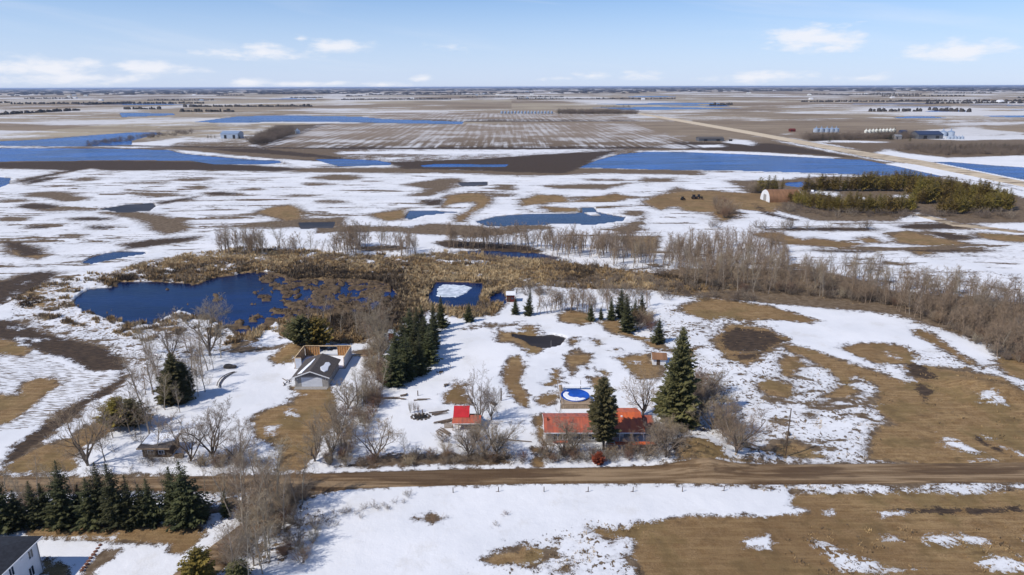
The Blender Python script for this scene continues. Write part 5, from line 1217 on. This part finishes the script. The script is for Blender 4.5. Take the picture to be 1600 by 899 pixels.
BM().box(-.12, w2, -.42, -.355, 1.66, 1.78).done('fascia', whitep, sh)
for x in (0, w1*.35, w1*.75, w1+.8, w2-.3): BM().box(x, x+.14, -.15, -.01, 0, 1.69).done('post', tanwood, sh)
d_ = BM().box(w1*.35, w1*.35+.8, 2.12, 2.195, .02, 1.95).done('door', darkwood, sh); BM().box(w1*.35+.65, w1*.35+.72, 2.06, 2.118, .9, 1.0).done('handle', blackm, d_)
window(sh, w1*.8, 2.2, 1.3, .6, .6); 
for i in range(5): BM().box(w1+.3+i*.42, w1+.3+i*.42+.34, 4.6, 4.7, 0, 1.3).done('frame_board', darkwood, sh)
BM().box(w1+.3, w2-.4, 4.05, 4.55, 1.2, 1.4).done('snowy_shelf', snowm, sh)
for i in range(9): BM().box(-1.9+i*.2, -1.75+i*.2, .9+i*.02, .98+i*.02, 0, 1.2+.1*(i % 3)).done('fence_board', tanwood, sh)
def logs(px, py, n, L, r, label, seed, rz=None, mt=logm, name='log_pile', spread=1.0):
    g_ = G(px, py); o_ = thing(name, label, 'logs', (g_[0], g_[1], ground_z(*g_)+.02)); rg = random.Random(seed)
    for i in range(n):
        an = (rz if rz is not None else rg.uniform(0, 3.14))+rg.gauss(0, .12); x, y = rg.gauss(0, .5)*spread, rg.gauss(0, .5)*spread; l = L*rg.uniform(.6, 1.1)/2
        BM().rod((x-l*math.cos(an), y-l*math.sin(an), r+.08*i*.3), (x+l*math.cos(an), y+l*math.sin(an), r+.1*(i % 3)), r, r*.7, 6).done('log', mt, o_)
    return o_
logs(695, 660, 9, 3.4, .13, 'stack of weathered poles left of the bright red shed', 1, .5); logs(690, 646, 5, 4.2, .12, 'poles sticking out of snow above the stack by the red shed', 2, .35)
logs(692, 677, 7, 3.0, .14, 'dark timbers half under snow below the red shed stack', 3, 2.3)
logs(611, 624, 3, 5.0, .13, 'long log lying on the snowy lawn, left end', 4, 0.0, spread=.5); logs(630, 625, 2, 1.6, .14, 'short dark log on the snowy lawn right of the long one', 5, .1)
logs(659, 625, 3, 3.2, .12, 'log border bent round beside a short post', 6, .1, spread=.8); logs(630, 620, 3, 1.3, .22, 'low round wood heap above the short log', 7)
logs(697, 604, 6, 1.0, .15, 'small dark stump cluster left of the golden patch', 8); logs(686, 583, 5, 1.1, .15, 'small brush heap beneath the dense spruce row', 9); logs(771, 634, 6, 1.4, .2, 'cut wood by the tall bare tree', 10)
g_ = G(805, 691); fl = thing('fallen_trunk', 'long thin fallen trunk lying on the snow left of the house', 'fallen trunk', (g_[0], g_[1], .12)); BM().rod((-3.4, 1.0, .15), (0, .2, .15), .10, .14, 6).done('trunk', logm, fl); BM().rod((0, .2, .15), (3.4, -.35, .15), .14, .08, 6).done('upper_trunk', logm, fl); BM().rod((-1.5, .55, .2), (-2.6, 1.5, .9), .05, .02, 5).done('limb', logm, fl)
def post(px, base, hpx, label, r=.09, cat='post', mt=darkwood, brace=False, name='wooden_post'):
    g_ = G(px, base); h = height_of(px, base, base-hpx); o_ = thing(name, label, cat, (g_[0], g_[1], ground_z(*g_)-.05))
    BM().rod((0, 0, 0), (0, 0, h), r, r*.8, 8).done('shaft', mt, o_)
    BM().rod((0, 0, h+.001), (0, 0, h+.06), r*.85, r*.4, 8).done('cap', mt, o_)
    if brace: BM().rod((.04, 0, h*.2), (-h*.55, 0, 0), r*.55, r*.5, 6).done('brace', mt, o_)
    return o_
post(653, 619, 8, 'short post with log border on the snowy lawn', .13); post(783, 627, 20, 'dark wooden post on the snow left of the golden strip', .15)
post(861, 541, 14, 'thin grey pole standing at the meltwater puddle', .06, mt=stone, name='thin_pole', cat='pole'); post(704, 577, 6, 'tiny stake in the snow right of the spruce shadows', .06)
for x, b_, l in [(708,771,'first fence post from the left below the road'),(779,770,'second fence post from the left below the road'),(850,770,'third fence post from the left, below the red-roofed house'),(919,770,'fourth fence post from the left below the road'),
        (989,770,'fifth fence post, below the right end of the house'),(1066,770,'sixth fence post, before the brown bank'),(1131,769,'seventh fence post, double, near the dirty snow'),(1204,769,'eighth fence post, where snow meets the brown field'),
        (1303+272-0,768,'last fence post, far right below the road'),(1390,768,'fence post in the snow strip right of centre below the road')]: post(x, b_, 8, l, .08, 'fence post', brace=(int(x) % 2 == 1), name='fence_post')
up_ = post(1227, 714, 74, 'tall bare utility pole on a golden patch right of the bushes', .13, 'utility pole', name='utility_pole')
BM().box(.14, .4, -.1, .1, 7.6, 7.9).done('junction_box', stone, up_)
g_ = G(1231, 680); o_ = thing('stump', 'dark round stump near the utility pole', 'stump', (g_[0], g_[1], 0)); BM().rod((0, 0, -.1), (0, 0, .7), .6, .45, 10).done('stump_wood', rockm, o_); BM().rod((0, 0, .702), (0, 0, .74), .42, .4, 10).done('cut_face', logm, o_)
# fire pit
g_ = G(657, 652); o_ = thing('fire_pit', 'ring of stones with dark ash and sticks on the snowy lawn', 'fire pit', (g_[0], g_[1], ground_z(*g_)))
for i in range(14):
    an = i*.449; BM().blob((2.0*math.cos(an), 1.5*math.sin(an), .12), (.34, .3, .22), i, 1, .2).done('stone', rockm, o_)
BM().blob((0, 0, .02), (1.7, 1.2, .22), 5, 2, .2).done('ash_bed', blackm, o_)
for i in range(6): BM().rod((-1+.4*i, 0, .2), (-.6+.3*i, .6-.2*i, 1.0), .07, .04, 5).done('stick', logm, o_)
BM().rod((.6, .3, .1), (.4, .3, 1.7), .15, .12, 7).done('stub_post', logm, o_)
for i, (x, b_, h) in enumerate([(641,646,22),(648,645,20),(654,646,18)]): plant(('shrub', i), x, b_, h, 'bare_shrub', ['left','middle','right'][i]+' one of three upright bare shrubs behind the fire pit', SH_, wide=.35)
# rust-red shrub, dark wood pile, boulder, curved rack
g_ = G(935, 727); o_ = thing('red_cedar_bush', 'round rust-red dead cedar at the road edge before the house', 'bush', (g_[0], g_[1], 0), scale=(2.7, 2.7, 2.9)); part('trunk', PROT[('pine', 0)][0], o_)
T_, C_ = PROT[('pine', 0)][2:4]; part('crown', C_.mesh('crown', [rusty]), o_)
g_ = G(359, 576); o_ = thing('boulder', 'dark long boulder with a snow cap at the top of the snowy drive', 'rock', (g_[0], g_[1], 0)); BM().blob((-.4, 0, .5), (1.3, .8, .75), 8, 2, .16).done('rock', rockm, o_); BM().blob((1.0, .1, .4), (.8, .6, .55), 9, 2, .16).done('rock', rockm, o_)
p_ = [(344.5,608),(345.5,602),(349,596),(354,591),(360,587),(366,584),(371.5,582)]; g0 = G(*p_[0]); o_ = thing('curved_rack', 'curved row of grey boards standing out of the snow below the boulder', 'boards', (g0[0], g0[1], 0))
for i in range(len(p_)-1):
    q, w = G(*p_[i])-g0, G(*p_[i+1])-g0
    for dz, off in ((.25, 0), (.55, -.35), (.85, -.75)): BM().rod((q[0]+off, q[1], dz*(1-i/8)), (w[0]+off, w[1], dz*(1-(i+1)/8)), .11, .11, 5).done('board', logm, o_)
# --- low snowy shed by the road, left
a = G(224, 716); k = depth(240, 712)/FPX; o_ = thing('low_shed', 'low dark shed with blue-shaded snow on its roof, behind roadside bushes', 'shed', (a[0], a[1], 0))
L = 42*k; BM().box(0, L, 0, 4.2, 0, 2.3).done('wall', darkwood, o_); BM().prism(slope(-.6, 2.31, 4.7, 2.8, .12), 'x', -.7, L+.4).done('roof', shingle, o_)
patch([(-.5, 1.0), (2, .7), (L*.7, 1.4), (L+.2, 2.2), (L+.2, 4.5), (-.5, 4.5)], lambda x, y: 2.44+(y+.6)*.0925, .2, 'snow_layer', snowm, o_); BM().box(-.72, L+.42, -.68, -.605, 2.2, 2.5).done('fascia', tanwood, o_)
window(o_, L*.3, 0, 1.3, 1.0, .7); window(o_, L*.7, 0, 1.3, 1.0, .7); BM().box(L+1.0, L+2.6, -.4, .4, 0, .9).done('bench', darkwood, o_)
# --- white-ended shed behind the big spruce
a = G(1019.5, 571); o_ = thing('garden_shed', 'small shed with white end and brown roof left of the tallest spruce', 'shed', (a[0], a[1], 0), -.12)
BM().prism([(0, 0), (4.2, 0), (4.2, 1.9), (2.1, 2.7), (0, 1.9)], 'x', 0, 3.4).done('wall', whitep, o_)
for s in (0, 1):
    y0, y1 = ((-.4, 2.1), (4.6, 2.1))[s]; BM().prism(slope(y0, 1.75, y1, 2.72, .1), 'x', -.2, 3.7).done('roof', rustm, o_)
BM().box(1.0, 1.9, -.05, -.004, .02, 1.75).done('door', darkwood, o_); BM().box(-.06, -.004, 1.3, 2.3, .8, 1.6).done('shutter', siding, o_)
# --- little red shed by the third pond
a = G(792, 472.5); o_ = thing('pond_shed', 'little dark red shed with snowy white roof beside the small pond', 'shed', (a[0], a[1], 0))
k = depth(797, 472)/FPX; BM().box(0, 12*k, 0, 2.6, 0, 2.5).done('wall', mat('barn_red', (.14, .022, .018), .8, .3, 1.5), o_); BM().prism(slope(-.3, 2.5, 3.1, 2.9, .12), 'x', -.3, 12*k+.4).done('roof', whitep, o_); BM().box(.3, 1.1, -.06, -.004, .02, 1.9).done('door', darkwood, o_); BM().box(12*k*.55, 12*k*.85, -.05, -.004, 1.0, 1.7).done('window', glass, o_)
a = G(607.5, 533); o_ = thing('outhouse', 'narrow orange-red outhouse peeking out left of the dense spruce row', 'outhouse', (a[0], a[1], 0))
BM().box(0, 1.5, 0, 1.6, 0, 2.4).done('wall', mat('orange_red_paint', (.36, .09, .045), .75, .3, 1.5), o_); BM().prism(slope(-.2, 2.4, 1.9, 2.75, .1), 'x', -.2, 1.7).done('roof', snowm, o_); BM().box(.35, 1.1, -.05, -.004, .02, 1.9).done('door', fadered, o_)
# --- sheet of ice on the square pond
ic = tr('E', '908,165 915,150 940,138 990,140 1050,143 1083,155 1070,170 1040,185 1010,200 960,203 915,198 907,185'); c0 = G(*ic[0])
ipts = [tuple(G(*p)-c0) for p in ic]; rgi = random.Random(3); dense = []
for i in range(len(ipts)):
    p, q = np.array(ipts[i]), np.array(ipts[(i+1) % len(ipts)])
    for f in (0, .25, .5, .75): dense.append(tuple(p*(1-f)+q*f+np.array([rgi.gauss(0, .22), rgi.gauss(0, .3)])))
o_ = thing('ice_floe', 'rounded sheet of melting grey-white ice floating on the square pond', 'ice', (c0[0], c0[1], -.62))
patch(dense, lambda x, y: .2, .22, 'ice_sheet', mat('wet_ice', (.62, .66, .70), .5, .35, .35, col2=(.38, .43, .48)), o_); patch([(x*.72+2.2, y*.72+.6) for x, y in dense], lambda x, y: .422, .05, 'slush_layer', mat('grey_slush', (.58, .61, .66), .6, .3, .6, col2=(.36, .41, .47)), o_); patch([(x*.42+3.9, y*.45+1.5) for x, y in dense], lambda x, y: .474, .05, 'slush_layer', mat('wet_ice', (.6, .6, .6)), o_)

# --- white house in the corner
zc_ = 5.6; cn = Gz(56.4, 842.8, zc_); wh = thing('white_house', 'tall white house with charcoal roof cut by the lower left corner', 'house', (cn[0], cn[1], 0))
hwid, hlen = 13.0, 17.0
BM().box(-hwid, 0, -hlen, 0, -.2, zc_).done('wall', whitep, wh)
ov = .55; zz = zc_+.01
b_ = BM(); A_ = [(-hwid-ov, -hlen-ov), (ov, -hlen-ov), (ov, ov), (-hwid-ov, ov)]; R1, R2 = (-hwid/2, -hlen+hwid/2), (-hwid/2, -hwid/2); rh = 1.6
V_ = [b_.b.verts.new((*p, zz)) for p in A_]+[b_.b.verts.new((*p, zz+.16)) for p in A_]+[b_.b.verts.new((*R1, zz+.16+rh)), b_.b.verts.new((*R2, zz+.16+rh))]
for f in [(0,3,2,1),(0,1,5,4),(1,2,6,5),(2,3,7,6),(3,0,4,7),(4,5,8),(5,6,9,8),(6,7,9),(7,4,8,9)]: b_.b.faces.new([V_[i] for i in f])
rf = b_.done('roof', navyroof, wh); BM().box(-9.6, -9.2, -4.2, -3.8, zz+.8, zz+1.9).done('vent_pipe', blackm, rf)
BM().box(ov, ov+.1, -hlen-ov, ov, zz-.02, zz+.13).done('gutter', whitep, wh); BM().rod((.12, -.2, .1), (.12, -.2, zc_-.1), .06).done('downpipe', siding, wh)
for px, py, w, h in [(47.2, 866, .9, 1.3), (17.5, 893, .9, 1.5), (49.2, 893, 1.0, 1.5), (20, 925, 1.2, 1.5)]:
    y_, z_ = on_x(px, py, cn[0]); window(wh, 0, y_-cn[1], z_, w, h, 'x', .07)
y_, z_ = on_x(32, 875, cn[0]); BM().box(.003, .2, y_-cn[1]-.2, y_-cn[1]+.2, z_-.2, z_+.2).done('lamp', whitep, wh)
for i in range(13): BM().box(.002, .016, -hlen+.01, -.01, .2+i*.42, .2+i*.42+.39).done('siding_board', whitep, wh)
# row of stones and low brick border by that house
for i in range(9):
    q = G(128+i*3.6, 893-i*4.9); o_ = thing('border_stone', 'one of the rust-brown stones bordering the bed beside the white house', 'stone', (q[0], q[1], .05), group='stones bordering the bed'); BM().blob((0, 0, .12), (.38, .32, .25), i, 1, .2).done('stone_body', mat('rust_stone', (.16, .07, .045), .9, .3, 2), o_)

# ------------------------------------------------------------------ far farms
def binm(r, h, cone, m1, m2, n=18):
    w = BM(); w.rod((0, 0, 0), (0, 0, h), r, r, n)
    wm = bpy.data.meshes.new('wall')
    bmesh.ops.recalc_face_normals(w.b, faces=w.b.faces); w.b.to_mesh(wm); w.b.free(); wm.materials.append(m1)
    c = BM(); c.rod((0, 0, h+.01), (0, 0, h+cone), r*1.05, r*.12, n); c.rod((0, 0, h+cone+.01), (0, 0, h+cone+.5), r*.14, r*.12, 8)
    cm_ = bpy.data.meshes.new('roof'); bmesh.ops.recalc_face_normals(c.b, faces=c.b.faces); c.b.to_mesh(cm_); c.b.free(); cm_.materials.append(m2)
    return wm, cm_
bigbin, smallbin, creambin, rowbin = binm(1, 1.25, .42, galv, galvr), binm(1, 1.1, .5, galv, galv), binm(1, 1.5, .55, creamm, creamm), binm(1, 1.9, .5, galvr, galv)
def grain_bin(kind, px, base, rpx, label, group):
    g_ = G(px, base); s = rpx*depth(px, base)/FPX; o = thing('grain_bin', label, 'grain bin', (g_[0], g_[1], -.1), 0, group, (s, s, s)); part('wall', kind[0], o); part('roof', kind[1], o)
for i, x in enumerate([1275, 1283, 1291.5, 1299, 1306]): grain_bin(bigbin, x, 207, 4.4, ['leftmost','second','third','fourth','rightmost'][i]+' of five big silver bins behind the far right shelterbelt', 'big silver bins')
for i in range(9): grain_bin(creambin, 1353+i*5.4, 208-.2*i, 2.6, 'cream hopper bin in the long row behind the shelterbelt, number hard to tell apart', 'cream bins behind the shelterbelt')
for i, x in enumerate([1473, 1485]): grain_bin(bigbin, x, 213, 5.4, ['left','right'][i]+' one of two tall silver bins beside the dark shed', 'tall silver bins by the shed')
for i in range(5): grain_bin(smallbin, 1482+i*5.2, 217.5, 3.0, 'small silver bin in the short row right of the dark shed', 'small silver bins by the shed')
for i in range(16): grain_bin(rowbin, 784+i*5.2, 177.8, 1.75, 'silver bin in the long distant row left of the dark grove', 'distant row of silver bins')
grain_bin(bigbin, 465, 209, 4.0, 'single silver bin at the tip of the far left grove', 'lone bin')
for o in list(bpy.data.objects):
    if o.get('group') == 'lone bin': del o['group']
    if o.get('group') == 'cream bins behind the shelterbelt': o['label'] = 'cream hopper bin in the long row behind the shelterbelt'
def barn(px, base, wpx, dpt, hh, rise, name, label, m1, m2, doors=1, rz=0.0, cat='barn'):
    a = G(px, base); k = depth(px, base)/FPX; L = wpx*k; o = thing(name, label, cat, (a[0], a[1], -.1), rz)
    BM().prism([(0, 0), (dpt, 0), (dpt, hh), (dpt/2, hh+rise), (0, hh)], 'x', 0, L).done('wall', m1, o)
    for s in (0, 1):
        y0 = (-.4, dpt+.4)[s]; BM().prism(slope(y0, hh-.1, dpt/2, hh+rise+.05, .25), 'x', -.4, L+.4).done('roof', m2, o)
    for i in range(doors): BM().box(L*(.2+.5*i), L*(.2+.5*i)+L*.14, -.15, -.01, .1, hh*.75).done('door', mat('dark_opening', (.03, .03, .035), .8), o)
    return o
barn(1435, 217.5, 38, 24, 6, 4.0, 'machine_shed', 'dark grey machine shed with navy roof beside the silver bins', mat('dark_grey_steel', (.12, .125, .14), .6), bluedark, 2, cat='shed')
barn(1399, 218, 10, 9, 4, 2.2, 'farmhouse', 'small grey farmhouse among trees in the far right farm', siding, mat('grey_roof', (.25, .26, .28), .8), 1, cat='house')
barn(1408, 211, 9, 8, 5, 1.6, 'blue_shed', 'small dark blue shed behind the grey farmhouse', bluedark, bluedark, 1, cat='shed')
barn(1092, 221, 39, 16, 3.5, 1.8, 'long_barn', 'long low dark barn beside the highway fields', mat('dark_grey_steel', (.12, .125, .14), .6), mat('grey_brown_roof', (.10, .09, .085), .8), 3)
barn(345, 217, 27, 22, 7, 3.0, 'farm_shed', 'pale grey farm shed left of the far left grove', galv, galvr, 2, cat='shed')
barn(1235, 206, 8, 8, 3, 1.5, 'red_shed', 'tiny dark red shed on snow left of the silver bins', mat('barn_red', (.14, .022, .018), .8, .3, 1.5), mat('barn_red', (.14, .022, .018), .8), 1, cat='shed')
# half-round barn
a = G(1197, 316.5); k = depth(1197, 316)/FPX; L = 52*k; rr = 17.5*k*.98; o_ = thing('half_round_barn', 'half-round barn with white end wall and brown curved roof beside the pines', 'barn', (a[0]+1.5, a[1]+rr, -.1), .06)
ends = [(rr*math.cos(t), rr*1.02*math.sin(t)) for t in np.linspace(0, math.pi, 17)]; BM().prism(ends, 'x', 0, .3).done('end_wall', whitep, o_, 'white end wall'); BM().prism(ends, 'x', L-.3, L).done('end_wall', whitep, o_)
b_ = BM()
for i in range(28):
    t0, t1 = math.pi*i/28, math.pi*(i+1)/28; R2_ = rr+.1+.06*(i % 2)
    b_.prism([(rr*math.cos(t0), rr*1.02*math.sin(t0)), (R2_*math.cos(t0), R2_*1.02*math.sin(t0)), (R2_*math.cos(t1), R2_*1.02*math.sin(t1)), (rr*math.cos(t1), rr*1.02*math.sin(t1))], 'x', .31, L-.31)
b_.done('roof', rustm, o_, 'brown curved roof'); BM().box(-.1, -.01, -2, 2, .1, 4.2).done('door', siding, o_)
# farm machines on the brown yard
def tractor(px, base, s, label, rz):
    g_ = G(px, base); o = thing('farm_tractor', label, 'tractor', (g_[0], g_[1], ground_z(*g_)), rz, None, (s, s, s))
    BM().box(-1.0, 1.9, -.5, .5, .9, 1.7).done('body', blackm, o, bevel=.08); BM().box(-1.3, .2, -.7, .7, 1.5, 2.9).done('cab', glass, o, bevel=.08); BM().box(-1.4, .3, -.8, .8, 2.91, 3.05).done('cab_roof', darkwood, o)
    for x, r_ in ((-.8, .95), (1.5, .6)):
        for y in (-.95, .75):
            wl = BM().rod((x, y, r_), (x, y+.35, r_), r_, r_, 14).done('wheel', blackm, o); BM().rod((x, y-.02, r_), (x, y+.37, r_), r_*.45, r_*.45, 10).done('rim', rustm, wl)
    BM().rod((1.2, .2, 1.7), (1.2, .2, 2.7), .06).done('exhaust', blackm, o)
tractor(1085, 311.5, 1.0, 'dark farm tractor with snow patch behind, left of a twin on the brown yard', .2); tractor(1093, 311.5, 1.05, 'dark farm tractor on the right of the pair on the brown yard', -.2); tractor(1067, 313, .8, 'small dark farm machine alone left of the tractor pair', .6)
for x, y, w in [(1336,320,1.4),(1349,313,1.2),(1343,313,1.2),(1269,301,1.8)]: 
    g_ = G(x, y); o_ = thing('round_bale', 'white-wrapped bale in the yard inside the windbreak', 'bale', (g_[0], g_[1], 0), rnd.random()*3, 'white-wrapped bales inside the windbreak'); BM().rod((-.9, 0, .9), (.9, 0, .9), .9, .9, 14).done('wrapped_bale', whitep, o_)
# far conifers by the farms
for px, py, h, lab in [(1284,220,13,'dark round conifer in front of the big silver bins'),(1296,222,12,'broad brown conifer right of the round one by the silver bins'),(1372,214,15,'dark spruce among the shelterbelt trees'),(1386,214,13,'dark spruce right of another in the shelterbelt'),
        (1397,213,16,'tall dark spruce at the shelterbelt end'),(1391,219,12,'dark spruce beside the small grey farmhouse'),(1422,221,9,'small dark conifer left of the machine shed'),(325,216,6,'leftmost tiny spruce by the pale grey farm shed'),(330,216,6,'second tiny spruce by the pale grey farm shed'),
        (336,216,5,'third tiny spruce by the pale grey farm shed'),(374,217,8,'dark spruce right of the pale grey farm shed'),(873,178,9,'dark spruce at the left end of the distant grove'),(1267,219,7,'small dark conifer at the left of the far right farm'),(392,190,4,'tiny dark conifer on the far lake shore')]:
    plant(('farspruce', px % 2), px, py, h, 'spruce_tree', lab, SPR, wide=1.5, single=True)
for i in range(24):
    x = 1432+i*7.6+rnd.uniform(-2, 2); plant(('farspruce', i % 2), x, 232.5+rnd.uniform(-1, 1), rnd.uniform(6, 10), 'spruce_tree', 'dark conifer standing behind the shrub belt above the highway', SPR, 'conifers behind the highway shrub belt', wide=1.5, single=True)
for i in range(18):
    x = 940+i*2.6; plant(('farspruce', i % 2), x, 168+rnd.uniform(-.4, .4), rnd.uniform(3, 5.5), 'spruce_tree', 'dark conifer in the distant clump behind the grove', SPR, 'distant conifer clump', wide=1.6, single=True)

# ------------------------------------------------------------------ distant woods, shelterbelts and farmsteads on the plain
rg = np.random.RandomState(9); V, Fc = [], []
def bush(x, y, w, h):
    o = len(V); n = 6
    for i in range(n):
        a_ = i*6.283/n; V.append((x+w*math.cos(a_)*rg.uniform(.8, 1.2), y+w*math.sin(a_), -.3))
    for i in range(n):
        a_ = i*6.283/n+.4; V.append((x+w*.8*math.cos(a_)*rg.uniform(.6, 1.2), y+w*.8*math.sin(a_), h*rg.uniform(.5, .95)))
    V.append((x, y, h))
    for i in range(n):
        j = (i+1) % n; Fc.extend([(o+i, o+j, o+n+j), (o+i, o+n+j, o+n+i), (o+n+i, o+n+j, o+2*n)])
for k in range(150):      # shelterbelts along section lines
    py = 138.6+42*rg.rand()**2.4; px = rg.uniform(-500, 2100)
    if py > 158 and 430 < px < 1120: continue
    x, y = G(px, py); L = rg.uniform(60, 420)*(1+y/6000); y = round(y/805)*805+rg.uniform(-30, 30) if y > 3000 else y
    n = int(min(60, L/9*(3000/max(3000, y))**.5)); along = rg.rand() < .85
    for i in range(n):
        t = (i/n-.5)*L; s_ = max(1, y/5000); bush(x+(t if along else rg.uniform(-8, 8)), y+(rg.uniform(-9, 9) if along else t), rg.uniform(4, 8)*s_, rg.uniform(5, 11)*min(1.6, s_**.5))
for k in range(5200):     # horizon woods
    d = 7500*math.exp(rg.rand()**1.1*1.9); px = rg.uniform(-.95, .95)*1.3
    v_ = vnoise(np.array([px*d/2600]), np.array([d/3800]), 77, 3)[0]
    if v_ < .47: continue
    s_ = d/5200; bush(px*d, d+rg.uniform(-200, 200), rg.uniform(14, 34)*s_, rg.uniform(8, 15))
m_ = bpy.data.meshes.new('distant_woods'); np_mesh(m_, np.array(V), np.array(Fc), 3); m_.materials.append(mat('distant_wood', (.060, .052, .045), .9, .35, .01))
o = link(bpy.data.objects.new('distant_woods', m_)); o['kind'] = 'stuff'; tagit(o, 'dark far-off woods and shelterbelts strung along the horizon', 'woods'); print('woods', len(Fc))
fm = [barn_ for barn_ in ()]
for k in range(46):
    py = 141+20*rg.rand(); px = rg.uniform(-100, 1750)
    if py > 158 and 430 < px < 1100: continue
    m1, m2 = [(whitep, whitep), (galv, galv), (creamm, snowm)][k % 3]
    barn(px, py, rg.uniform(3, 6.5), rg.uniform(14, 26), rg.uniform(4, 8), 3, 'distant_building', 'pale building speck on the far plain', m1, m2, 0, cat='building')['group'] = 'pale buildings specked over the far plain'
# ------------------------------------------------------------------ the air
bm = bmesh.new(); bmesh.ops.create_cube(bm, size=1)
for v in bm.verts: v.co = Vector((v.co.x*700000, 100000+v.co.y*500000, (-2.5 if v.co.z < 0 else 74.5)))
hm = bpy.data.meshes.new('haze'); bm.to_mesh(hm); bm.free()
hmat = bpy.data.materials.new('haze_air'); hmat.use_nodes = True; t = hmat.node_tree; t.nodes.clear()
pv = t.nodes.new('ShaderNodeVolumePrincipled'); pv.inputs['Color'].default_value = (.58, .72, 1.0, 1); pv.inputs['Density'].default_value = 3.0e-5; pv.inputs['Anisotropy'].default_value = 0.2
out = t.nodes.new('ShaderNodeOutputMaterial'); t.links.new(pv.outputs[0], out.inputs['Volume']); hm.materials.append(hmat)
ho = bpy.data.objects.new('haze', hm); scene.collection.objects.link(ho); ho['kind'] = 'stuff'
ho['label'] = 'faint blue haze lying over the far prairie'; ho.display_type = 'WIRE'
